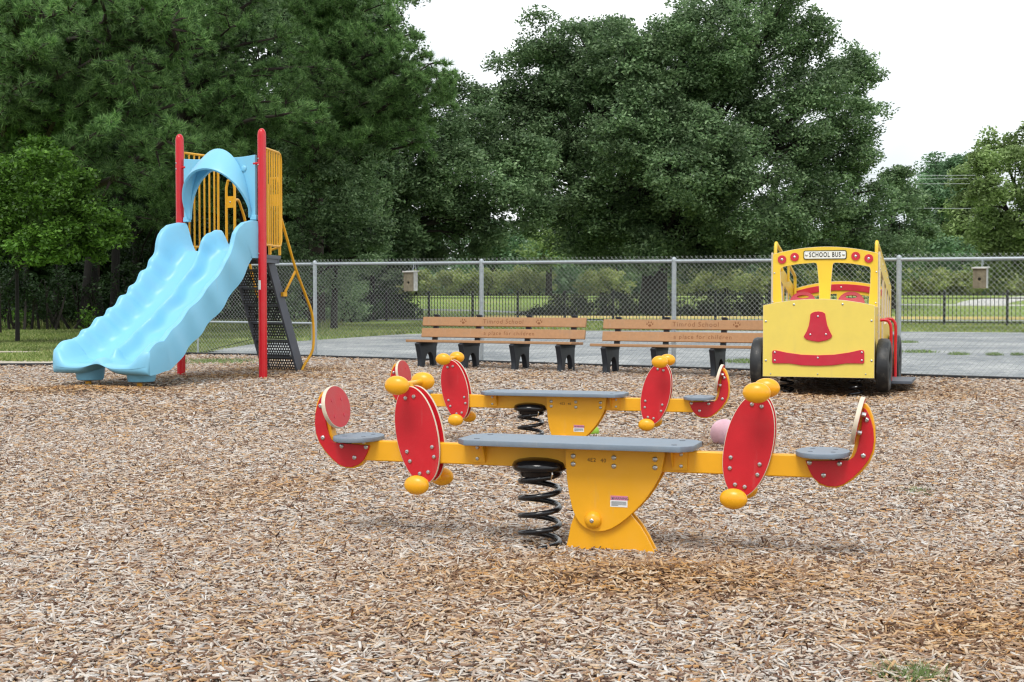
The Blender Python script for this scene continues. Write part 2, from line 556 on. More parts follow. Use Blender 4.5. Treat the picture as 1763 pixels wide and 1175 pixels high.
# ================================================================== GROUND
rng = np.random.default_rng(11)
def sheet(name, xs, ys, dz, material, label=None, clip=None):
    vs = []; fs = []
    nx, ny = len(xs), len(ys)
    for y in ys:
        for x in xs: vs.append((x, y, zg(x, y) + dz - .10 * (1 - smooth01((y - 17) / 2.5))))
    for j in range(ny - 1):
        for i in range(nx - 1):
            a = j * nx + i
            fs.append((a, a + 1, a + nx + 1, a + nx))
    o = MB().add(vs, fs).build(name, material, angle=180)
    return o
xs = [-1500, -400, -150, -80] + [x for x in range(-50, 51, 5)] + [80, 150, 400, 1500]
ys = [-300, -60, -20, -5, 0, 2, 4, 5, 5.5, 5.7, 5.85, 6.0, 6.2, 6.6, 7.5, 9, 11, 13, 15, 16, 16.3, 16.6, 17.5, 19, 21, 24, 30, 40, 50, 60, 66] + list(range(69, 112, 3)) + [140, 300, 800, 2500]
xs = sorted(set(xs + [-5.6, -4.9, -4.2, .1, .5, .9, 1.5, -.5]))
tag(sheet('grass_ground', xs, ys, 0, 'lawn'), 'mown green lawn with worn pale patches around the playground', 'lawn', kind='structure')

FP0 = Vector((5.186, 18.7)); FD = Vector((-.874, .486))
SPAN = 3.24
def fpt(k): return FP0 + FD * (SPAN * k)
def poly_sheet(name, pts, dz, material, sub=1.2):
    """planar-ish polygon draped on the ground: fan of strips between two polylines (left list, right list)"""
    a, b = pts
    n = len(a); m = 24
    vs = []; fs = []
    for i in range(n):
        for j in range(m + 1):
            p = Vector(a[i]).lerp(Vector(b[i]), j / m)
            vs.append((p.x, p.y, zg(p.x, p.y) + dz))
    for i in range(n - 1):
        for j in range(m):
            q = i * (m + 1) + j
            fs.append((q, q + 1, q + m + 2, q + m + 1))
    return MB().add(vs, fs).build(name, material, angle=180)
# back edge of the mulch: left border then the fence line
BACK = [(-16, 20.9), (-7.7, 20.95), (-6.95, 21.0), (-6.3, 22.2), (-5.75, 24.3)] + [tuple(fpt(k)) for k in (3.0, 2, 1, 0, -1, -2, -3)]
BACK = [(-16, 20.9), (-7.7, 20.95), (-6.95, 21.0), (-6.3, 22.4), (-5.62, 24.35)] + [tuple(fpt(k)) for k in (3.0, 2, 1, 0, -1, -2, -3)]
bx_ = np.array([p[0] for p in BACK]); by_ = np.array([p[1] for p in BACK])
def back_y(x): return float(np.interp(x, bx_, by_))
NX = 60
mx0 = np.linspace(-16, 13.5, NX)
vs = []; fs = []
rows = [-8, 2, 4, 5, 5.5, 5.7, 5.85, 6.0, 6.2, 6.6, 7.5, 9, 11, 12.5, 14, 14.8, 15.4, 15.8, 16.1, 16.4, 16.8, 17.2]
for x in mx0:
    yb = back_y(x)
    col = rows + [17.2 + (yb - 17.2) * k / 5 for k in range(1, 6)] if yb > 17.3 else [min(r_, yb) for r_ in rows] + [yb] * 5
    for y in col: vs.append((x, y, zg(x, y) + .012))
nr = len(rows) + 5
for i in range(NX - 1):
    for j in range(nr - 1):
        a = i * nr + j
        fs.append((a, a + nr, a + nr + 1, a + 1))
tag(MB().add(vs, fs).build('mulch_ground', 'mulch_bed_mat', angle=180), 'bed of tan wood chip mulch under the play equipment', 'mulch bed', kind='structure')

def zone(x, y):
    fresh = np.zeros_like(x); damp_shade = np.zeros_like(x)
    for cx, cy, rx, ry, a in [(.55, 5.75, 1.2, .55, .75), (.3, 10.2, 1.2, .6, .35), (-4.9, 16.2, 1.3, .7, 1.0), (-3.2, 20.0, 1.0, .6, .9), (-3.5, 18.5, 1.6, .5, .6),
                              (3.9, 16.2, 1.8, 1.2, .5), (2.0, 14.0, 1.2, .9, .35), (-.3, 5.0, .9, .4, .35), (1.6, 4.9, .8, .35, .4), (-1.3, 6.6, .6, .3, .25)]:
        fresh = np.maximum(fresh, a * np.exp(-(((x - cx) / rx) ** 2 + ((y - cy) / ry) ** 2)))
    for cx, cy, rx, ry, a in [(4.05, 17.1, .85, 1.2, .75), (-4.85, 16.5, .5, .3, .5)]:  # bus: moist chips with its shadow painted in; slide exit: simply darker
        damp_shade = np.maximum(damp_shade, a * np.exp(-(((x - cx) / rx) ** 2 + ((y - cy) / ry) ** 2) ** 1.5))
    return fresh, damp_shade
def vnoise(x, y, s, seed):
    r_ = np.random.default_rng(seed)
    out = np.zeros_like(x)
    for k in range(8):
        a = r_.uniform(0, 2 * pi); f = s * r_.uniform(.5, 2.2); p = r_.uniform(0, 6.28)
        out += np.sin((x * math.cos(a) + y * math.sin(a)) * f + p)
    return out / 8
def chip_field(n, y0, y1, Lr, Wr, boxy, up, seed):
    r_ = np.random.default_rng(seed)
    # even density over the visible wedge
    y = np.sqrt(r_.uniform(y0 ** 2, y1 ** 2, n))
    x = r_.uniform(-1, 1, n) * (y * .385 + .35)
    ok = y < np.interp(x, bx_, by_) - .03
    x, y = x[ok], y[ok]; n = len(x)
    z = zg_np(x, y) + .014 + r_.uniform(0, up, n)
    L = r_.uniform(*Lr, n) * np.where(r_.random(n) < .02, 1.6, 1); W = r_.uniform(*Wr, n); T = W * r_.uniform(.25, .5, n)
    yaw = r_.uniform(0, 2 * pi, n); pit = r_.normal(0, .15, n); rol = r_.normal(0, .28, n)
    # a few stand up
    pit = np.where(r_.random(n) < .03, r_.uniform(.4, 1.0, n), pit)
    cy, sy, cpn, spn, cr_, sr = np.cos(yaw), np.sin(yaw), np.cos(pit), np.sin(pit), np.cos(rol), np.sin(rol)
    ax = np.stack([cy * cpn, sy * cpn, spn], 1)
    b0 = np.stack([-sy, cy, np.zeros(n)], 1)
    c0 = np.cross(ax, b0)
    bb = b0 * cr_[:, None] + c0 * sr[:, None]
    cc = np.cross(ax, bb)
    z = z + np.abs(spn) * L * .35
    P = np.stack([x, y, z], 1)
    tap = r_.uniform(.35, 1, (n, 2))
    a2 = ax * (L / 2)[:, None]; b2 = bb * (W / 2)[:, None]; c2 = cc * (T / 2)[:, None]
    if boxy:
        V = np.stack([P - a2 - b2 * tap[:, :1] - c2, P - a2 + b2 * tap[:, :1] - c2, P + a2 + b2 * tap[:, 1:] - c2, P + a2 - b2 * tap[:, 1:] - c2,
                      P - a2 * .93 - b2 * .85 * tap[:, :1] + c2, P - a2 + b2 * .85 * tap[:, :1] + c2, P + a2 * .95 + b2 * .85 * tap[:, 1:] + c2, P + a2 * .98 - b2 * .8 * tap[:, 1:] + c2], 1)
        fq = np.array([[4, 7, 6, 5], [0, 3, 7, 4], [3, 2, 6, 7], [2, 1, 5, 6], [1, 0, 4, 5]])
        k = 8
    else:
        V = np.stack([P - a2 - b2 * tap[:, :1], P - a2 * .9 + c2 * 2, P - a2 + b2 * tap[:, :1], P + a2 + b2 * tap[:, 1:], P + a2 * .9 + c2 * 2, P + a2 - b2 * tap[:, 1:]], 1)
        fq = np.array([[0, 5, 4, 1], [1, 4, 3, 2]])
        k = 6
    Q = (np.arange(n)[:, None, None] * k + fq[None]).reshape(-1, 4)
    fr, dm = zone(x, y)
    fr = np.clip(fr + np.clip(vnoise(x, y, 2.2, 5) * .9 - .14, 0, .35) + r_.normal(0, .12, n), 0, 1)
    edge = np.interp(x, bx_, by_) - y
    dm = np.clip(dm + .45 * np.exp(-edge / .35) * (vnoise(x, y, 3, 9) > -.1) + r_.normal(0, .08, n), 0, 1)  # chips also get darker in patches towards the back edge
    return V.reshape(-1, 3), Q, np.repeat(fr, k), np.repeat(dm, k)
VV, QQ, FF, DD = [], [], [], []
off = 0
for args in [(165000, 3.9, 7.2, (.013, .054), (.0045, .0125), True, .032, 1), (190000, 7.2, 12, (.016, .056), (.005, .014), False, .032, 2),
             (200000, 12, 24.6, (.025, .07), (.007, .018), False, .035, 3)]:
    v, q, f, d = chip_field(*args)
    VV.append(v); QQ.append(q + off); FF.append(f); DD.append(d); off += len(v)
wc = raw_mesh('wood_chips', np.concatenate(VV), np.concatenate(QQ), ['wood_chip'], attrs={'fresh': np.concatenate(FF), 'damp_shade': np.concatenate(DD)})
tag(wc, 'loose weathered wood chips covering the playground floor', 'wood chips', kind='stuff')

# asphalt court beyond the fence: front edge = fence line, back edge measured in the photograph
front = [tuple(fpt(k) + Vector((.04, .07))) for k in (4.6, 4, 3, 2, 1, 0, -1, -2, -4, -8, -14)]
backl = [(-9.5, 27.2), (-8.5, 27.5), (-6.2, 28.6), (-5.3, 31.5), (-3.3, 38), (-.5, 42.5), (5, 43), (12, 41.5), (22, 38), (34, 31), (60, 18)]
tag(poly_sheet('asphalt', (front, backl), .006, 'asphalt_mat'), 'pale grey asphalt court behind the chain link fence', 'asphalt', kind='structure')
# kerb, footpath and worn track on the far lawn
def strip(name, pts, wdt, dz, material, h=0, label='', cat='', kind='structure'):
    vs = []; fs = []
    n = len(pts)
    for i, p in enumerate(pts):
        a = Vector(pts[max(0, i - 1)]); b = Vector(pts[min(n - 1, i + 1)])
        d = (b - a).normalized(); nrm = Vector((-d.y, d.x))
        for s_ in (-1, 1):
            q = Vector(p) + nrm * s_ * wdt / 2
            vs.append((q.x, q.y, zg(q.x, q.y) + dz + h))
            if h: vs.append((q.x, q.y, zg(q.x, q.y) - .05))
    for i in range(n - 1):
        if h:
            a = i * 4
            fs += [(a, a + 2, a + 6, a + 4), (a + 1, a, a + 4, a + 5), (a + 2, a + 3, a + 7, a + 6)]
        else:
            a = i * 2
            fs.append((a, a + 1, a + 3, a + 2))
    return tag(MB().add(vs, fs).build(name, material, angle=180), label, cat, kind=kind)
def line(a, b, n=24): return [tuple(Vector(a).lerp(Vector(b), i / n)) for i in range(n + 1)]
strip('kerb', line((-2, 68.5), (60, 60)), .5, 0, 'kerb_yellow', .12, 'yellow painted kerb along the edge of the far lawn', 'kerb')
strip('driveway', line((-30, 66), (60, 57.3)), 3.4, .010, 'asphalt_mat', 0, 'grey drive between the black railing and the yellow kerb', 'driveway')
strip('footpath', line((14, 88), (70, 82)), 1.6, .008, 'concrete', 0, 'pale concrete footpath crossing the far lawn', 'footpath')
strip('footpath', catmull([(28, 88), (33, 96), (42, 104), (60, 108)], 6, False) and [tuple(p) for p in catmull([(29, 86.5), (33, 94), (42, 102), (60, 106)], 6, False)], 3.0, .012, 'concrete', 0,
      'pale path curving up to the right across the far lawn', 'footpath')
strip('worn_track', [tuple(p) for p in catmull([(-7.4, 62.8), (-2, 66.6), (1.5, 70.5), (1, 76), (-4, 80), (-16, 82)], 6, False)], 1.6, .014, 'asphalt_mat', 0, 'grey path curving through the lawn behind the black railing', 'footpath')
strip('straw_bed', line((.8, 70.4), (18, 68.0)), 3.0, .016, 'straw', 0, 'bed of reddish pine straw under the dark shrubs', 'straw bed')
strip('sand_patch', [tuple(p) for p in catmull([(-16, 26.2), (-12, 26.6), (-9.5, 26.2), (-7.6, 26.5), (-5.6, 26.1)], 5, False)], .7, .006, 'sand', 0, 'pale sandy strip worn across the left grass', 'sand')
strip('sand_patch', line((-16, 22.2), (-7.2, 22.2)), 1.5, .006, 'sand', 0, 'pale sand along the black edging at the left', 'sand')

# grass blades: nearest lawns
def blades(n, xf, yf, size, seed):
    r_ = np.random.default_rng(seed)
    x, y = xf(r_, n), yf(r_, n)
    return x, y, r_
def grass_patch(specs):
    Vs, Ts = [], []; off = 0
    for (n, x0, x1, y0, y1, h, test, seed) in specs:
        r_ = np.random.default_rng(seed)
        x = r_.uniform(x0, x1, n); y = r_.uniform(y0, y1, n)
        ok = test(x, y) & (vnoise(x, y, 1.3, 21) + r_.normal(0, .25, n) > -.25)
        x, y = x[ok], y[ok]; n = len(x)
        z = zg_np(x, y)
        a = r_.uniform(0, pi, n); H = h * r_.uniform(.5, 1.4, n); wv = .012 * y / 25 + .006
        lean = r_.normal(0, .5, (n, 2)) * H[:, None]
        V = np.stack([np.stack([x - np.cos(a) * wv, y - np.sin(a) * wv, z], 1), np.stack([x + np.cos(a) * wv, y + np.sin(a) * wv, z], 1),
                      np.stack([x + lean[:, 0], y + lean[:, 1], z + H], 1)], 1).reshape(-1, 3)
        Vs.append(V); Ts.append(np.arange(n * 3).reshape(-1, 3) + off); off += n * 3
    return np.concatenate(Vs), np.concatenate(Ts)
abx = np.array([p[0] for p in backl]); aby = np.array([p[1] for p in backl])
def lawn_left(x, y):
    return ((y > np.interp(x, bx_, by_) + .15) & (x < -5.7) | (y > np.interp(x, abx, aby))) & (np.abs(x) < y * .4) & ~((np.abs(y - 26.35) < .22 + .3 * vnoise(x, y, 2, 3)) & (x < -5.6)) & ~((y < 22.7 + .4 * vnoise(x, y, 3, 8)) & (x < -6.9)) & ~((y > 25.0) & (y < 26.2) & (vnoise(x, y, 1.5, 12) > -.15) & (x < -5.6))
V, T = grass_patch([(70000, -14, -5.2, 21, 32, .05, lawn_left, 1), (90000, -21, -3, 32, 52, .07, lawn_left, 2), (60000, -4, 22, 40, 57, .06, lawn_left, 3),
                    (9000, -20, -6, 44, 50, .25, lawn_left, 4)])
tag(raw_mesh('grass', V, None, ['grass_blade'], tris=T), 'short green grass growing on the lawns around the court', 'grass', kind='stuff')

# ================================================================== SEESAWS
SM = mtx((.313, 6.5, 0), -R(17.6))
def Uz(px, py, w=-.05):
    p = local_hit(px, py, SM, 1, w)
    return (p.x, p.z)
def Z2(x, y): return (940 + x / 2.938, 600 + y / 2.938)
def Z8(x, y): return (1220 + x / 4.52, 640 + y / 4.52)
def Z5(x, y): return (860 + x / 5.34, 760 + y / 5.34)

def make_seesaw():
    root = thing('spring_seesaw', 'nearer orange and red four seat spring seesaw with grey platform', 'seesaw', (.313, 6.5, 0), -R(17.6), 'spring seesaws')
    hb = .026
    MB().box((0, 0, .42), (2.3, hb * 2, .10)).build('beam', 'orange_paint', root, bevel=.006)
    # platform
    hl, hw, ch = .56, .175, .05
    lp = [(-hl, -hw + ch * 1.3), (-hl + ch, -hw), (hl - ch, -hw), (hl, -hw + ch * 1.3), (hl, hw - ch * 1.3), (hl - ch, hw), (-hl + ch, hw), (-hl, hw - ch * 1.3)]
    p = MB().plate([lp], .026, Matrix.Translation((0, 0, .491)), 0, None, .003)
    for x in (-.47, .47):
        for y in (-.1, .1): p.lathe([(.014, .0), (.014, .0015), (.0005, .0015)], Matrix.Translation((x, y, .504)), 12, 1)
    p.build('platform', ['grey_panel', 'stair_grey'], root)
    for sx in (-1, 1):
        b = MB()
        for w_ in (-1, 1):
            b.box((sx * .485, w_ * (hb + .006), .43), (.066, .008, .092))
            b.plate([[(0, 0), (.05, .085), (.0, .085)]], .006, Matrix.Translation((sx * .452, w_ * (hb + .012), .392)) @ cols((0, w_ * 1.0, 0), (0, 0, 1), (1, 0, 0)), 0, None, .001)
            for z_ in (.455, .402): b.bolt((sx * .49, w_ * (hb + .010), z_), (0, w_, 0), .009, .006)
        b.box((sx * .485, 0, .4755), (.066, .16, .005))
        b.build('platform_bracket', ['orange_paint', 'steel'], root)
    # pivot shield plates
    shield = [Uz(*Z5(*q)) for q in [(606, 98), (612, 200), (622, 340), (640, 470), (668, 600), (700, 690), (740, 750), (790, 795), (850, 822), (915, 830), (980, 820),
                                    (1040, 798), (1110, 755), (1180, 700), (1260, 625), (1340, 540), (1410, 440), (1455, 360), (1485, 300), (1500, 240), (1530, 118)]]
    shield[0] = (shield[0][0], .474); shield[-1] = (shield[-1][0], .474)
    for w_ in (-1, 1):
        m = MB().plate([shield], .014, XZ(w_ * .050), 0, None, .002)
        for q in [(682, 135), (682, 208), (1055, 150), (1055, 228), (1433, 165), (1433, 241)]:
            u, z = Uz(*Z5(*q))
            m.bolt((u, w_ * .057, z), (0, w_, 0), .0125, .007)
        u, z = Uz(*Z5(865, 722))
        T = Matrix.Translation((u, w_ * .056, z)) @ Vector((0, w_, 0)).to_track_quat('Z', 'Y').to_matrix().to_4x4()
        m.lathe([(.040, 0), (.039, .008), (.034, .018), (.024, .026), (.012, .030), (.0005, .031)], T, 28, 0)
        m.bolt((u, w_ * .086, z), (0, w_, 0), .010, .004)
        pl = m.build('pivot_plate', ['orange_paint', 'steel'], root)
        if w_ < 0:
            # sticker and stamped marks on the near face
            s0 = Uz(*Z5(1022, 497)); s1 = Uz(*Z5(1180, 607))
            cx, cz = (s0[0] + s1[0]) / 2, (s0[1] + s1[1]) / 2; ww, hh = s1[0] - s0[0], s0[1] - s1[1]
            st = MB().box((cx, -.0578, cz - hh * .2), (ww, .0012, hh * .6), mi=0).box((cx + .001, -.0578, cz + hh * .3), (ww * .99, .0013, hh * .4), mi=1)
            st.build('warning_label', ['white_plate', 'pink_label'], pl)
            tm = text_mb('WARNING', .017, XZ(-.0592) @ Matrix.Translation((cx + .006, cz + hh * .27, 0)), .0004)
            tm.add([(cx - ww * .43, -.0592, cz + hh * .16), (cx - ww * .30, -.0592, cz + hh * .16), (cx - ww * .365, -.0592, cz + hh * .36)], [(0, 1, 2)])
            for k in range(5):
                l_ = ww * (.86 if k != 4 else .4)
                tm.box((cx - ww * .43 + l_ / 2, -.0588, cz - hh * .03 - k * hh * .085), (l_, .0008, .0018))
            tm.build('lettering', 'hub_grey', pl)
            a = Uz(*Z5(850, 172)); b_ = Uz(*Z5(958, 178))
            for tx, pp in (('4E2', a), ('40', b_)):
                text_mb(tx, .026, XZ(-.0577) @ Matrix.Translation((pp[0], pp[1], 0)), .0004, 1.1).build('lettering', 'ink_brown', pl)
    base = [Uz(975, 943, -.03), Uz(978, 930, -.03), Uz(983, 905, -.03), Uz(990, 885, -.03), Uz(1000, 860, -.03), Uz(1075, 860, -.03), Uz(1088, 888, -.03), Uz(1102, 905, -.03), Uz(1114, 925, -.03), Uz(1124, 945, -.03), Uz(1130, 958, -.03)]
    base = [(base[0][0] - .008, -.08)] + base + [(base[-1][0] + .012, -.08)]
    for w_ in (-1, 1): MB().plate([base], .016, XZ(w_ * .028), 0, None, .002).build('base_plate', ['orange_paint'], root)
    # spring and its cap
    us = -.19
    MB().tube([(us + p[0], p[1], p[2]) for p in helix(.093, -.04, .345, 4.7, .013, 20, 8, 2.2)], .0135, 10).build('coil_spring', 'black_gloss', root)
    cp_ = MB().lathe([(.085, .325), (.098, .330), (.103, .352), (.122, .356), (.131, .366), (.132, .380), (.124, .396), (.10, .408), (.05, .417), (.0005, .419)], Matrix.Translation((us, 0, 0)), 36)
    sc_ = cp_.build('spring_cap', 'black_gloss', root)
    for a in (-2.3, -.75, .8, 2.4):
        x, y = us + .108 * math.cos(a), .108 * math.sin(a)
        MB().tube([(x, y, .362), (x * 1 + .004 * math.cos(a), y + .004 * math.sin(a), .345), (us + .100 * math.cos(a), .100 * math.sin(a), .322), (us + .088 * math.cos(a), .088 * math.sin(a), .318)], .0045, 6).build('clip', 'steel', sc_)
    # ends
    hookR = [(1208, 285), (1225, 300), (1245, 335), (1264, 385), (1280, 450), (1285, 540), (1273, 620), (1243, 692), (1190, 762), (1120, 830), (1050, 880), (990, 898), (920, 895), (860, 870), (815, 832), (788, 788), (765, 735),
             (752, 697), (1090, 694), (1128, 668), (1148, 625), (1163, 572), (1178, 500), (1188, 430), (1196, 360)]
    coreR = [(1205, 243), (1228, 252), (1255, 285), (1280, 350), (1296, 430), (1300, 540), (1288, 628), (1256, 703), (1200, 774), (1125, 842), (1050, 888), (990, 903), (920, 899), (860, 874), (830, 840), (800, 790), (780, 735),
             (760, 700), (1085, 690), (1110, 660), (1128, 610), (1138, 560), (1146, 500), (1158, 420), (1178, 320)]
    hk = [Uz(*Z8(*q)) for q in hookR]
    ck = [Uz(*Z8(*q), -.01) for q in coreR]
    bolts_h = [(1226, 378), (1202, 657), (783, 712), (1017, 720), (893, 810)]
    for sx in (1, -1):
        f = lambda p: (sx * p[0], p[1])
        MB().plate([[f(p) for p in ck]], .05, XZ(0), 0, None, .003).build('seat_frame', 'orange_paint', root)
        for w_ in (-1, 1):
            m = MB().plate([[f(p) for p in hk]], .013, XZ(w_ * .0325), 0, 1, .002)
            for q in bolts_h:
                u, z = Uz(*Z8(*q))
                m.bolt((sx * u, w_ * .039, z), (0, w_, 0), .0115, .007, 2)
            m.build('side_plate', ['red_panel', 'red_panel', 'steel'], root)
        # seat
        s_ = MB().plate([ellipse(.118, .162, 48)], .022, Matrix.Translation((sx * 1.118, 0, .480)), 0, None, .004)
        for bx0, by0 in ((-.05, -.06), (.05, -.06), (-.05, .06), (.05, .06)):
            s_.lathe([(.011, 0), (.011, .0012), (.0005, .0012)], Matrix.Translation((sx * 1.118 + bx0, by0, .491)), 10, 1)
        for bx0 in (-.045, .05):
            s_.tube([(sx * 1.118 + bx0, -.055, .472), (sx * 1.118 + bx0, -.055, .458)], .009, 8, 2)
        s_.box((sx * 1.118, 0, .4675), (.15, .12, .006), None, 0)
        s_.build('seat', ['grey_panel', 'stair_grey', 'steel'], root)
        # backrest
        tl = R(12) * sx
        bu = 1.268 if sx > 0 else -1.240
        zc = Vector((math.sin(tl), 0, math.cos(tl)))
        nn = Vector((-sx * math.cos(tl), 0, sx * math.sin(tl)))
        xx = zc.cross(nn) * 1
        xx = Vector((0, 1, 0)); n2 = xx.cross(zc)
        Mx = cols(xx, zc, n2, (bu, 0, .628))
        b = MB().plate([ellipse(.145, .106, 48)], .020, Mx, 0, 1, .003)
        inward = Vector((-sx, 0, 0)) + Vector((0, 0, math.sin(R(11))))
        for y_ in (-.055, .055):
            for z_ in (-.045, .035):
                pp = Vector((bu, 0, .628)) + xx * y_ + zc * z_
                nrm = n2 if n2.x * -sx > 0 else -n2
                b.lathe([(.010, 0), (.010, .0015), (.0005, .0015)], Matrix.Translation(pp + nrm * .010) @ nrm.to_track_quat('Z', 'Y').to_matrix().to_4x4(), 10, 2)
                b.tube([pp - nrm * .012, pp - nrm * .030], .011, 8, 3)
        b.build('backrest', ['red_panel', 'edge_beige', 'bus_red', 'steel'], root)
        # oval guards either side of the beam
        for w_ in (-1, 1):
            tilt = pi / 2 - sx * R(11.5)
            cx, cz = sx * .795, .506
            m = MB().plate([ellipse(.238, .108, 64, tilt, (cx, cz), .96)], .015, XZ(w_ * .0375), 0, 1, .0025)
            e1 = (math.cos(tilt), math.sin(tilt)); e2 = (-e1[1], e1[0])
            for a, b_ in ((-.07, -.066), (-.07, .066), (-.118, -.066), (-.118, .06), (-.185, -.022), (-.185, .022), (.185, -.022), (.185, .022)):
                m.bolt((cx + e1[0] * a + e2[0] * b_, w_ * .045, cz + e1[1] * a + e2[1] * b_), (0, w_, 0), .0105, .007, 2)
            m.build('oval_guard', ['red_panel', 'edge_beige', 'steel'], root)
        for nm, u, z in (('handlebar', .847, .752), ('footrest', .748, .282)):
            hmb = MB().tube([(sx * u, -.16, z), (sx * u, .16, z)], .0125, 12)
            hmb.tube([(sx * u, -.03, z), (sx * (u - (.02 if nm == 'handlebar' else -.02)), 0, z + (-.05 if nm == 'handlebar' else .05))], .02, 8)
            h = hmb.build(nm, 'orange_plastic', root)
            for w_ in (-1, 1):
                g = MB().ellipsoid((sx * u, w_ * .168, z), (.062, .037, .046), 28, 16)
                g.tube([(sx * u, w_ * .10, z), (sx * u, w_ * .135, z), (sx * u, w_ * .15, z)], [.0128, .0145, .022], 12)
                g.build('grip', 'orange_plastic', h)
    return root
see = make_seesaw()
far = copy_tree(see)
far.location = (.328, 10.72, -.062); far.rotation_euler = (0, 0, -R(16.0))
far['label'] = 'farther orange and red spring seesaw, half hidden behind the nearer one'

# ================================================================== BALLS
def ball(px, ytop, ybot, Y, r, m, name, label, cat):
    c = at(px, (ytop + ybot) / 2, Y)
    o = MB().ellipsoid((0, 0, 0), (r, r, r), 32, 20).build(name, m)
    c.z = zg(c.x, c.y) + r + .012
    o.location = c
    tag(o, label, cat)
ball(1247, 721, 768, 10.75, .108, 'pink_ball', 'rubber_ball', 'pink rubber ball lying on the wood chips behind the red oval guards', 'ball')
ball(1021, 736, 756, 11.45, .05, 'green_ball', 'tennis_ball', 'small lime green ball behind the orange pivot of the farther seesaw', 'ball')

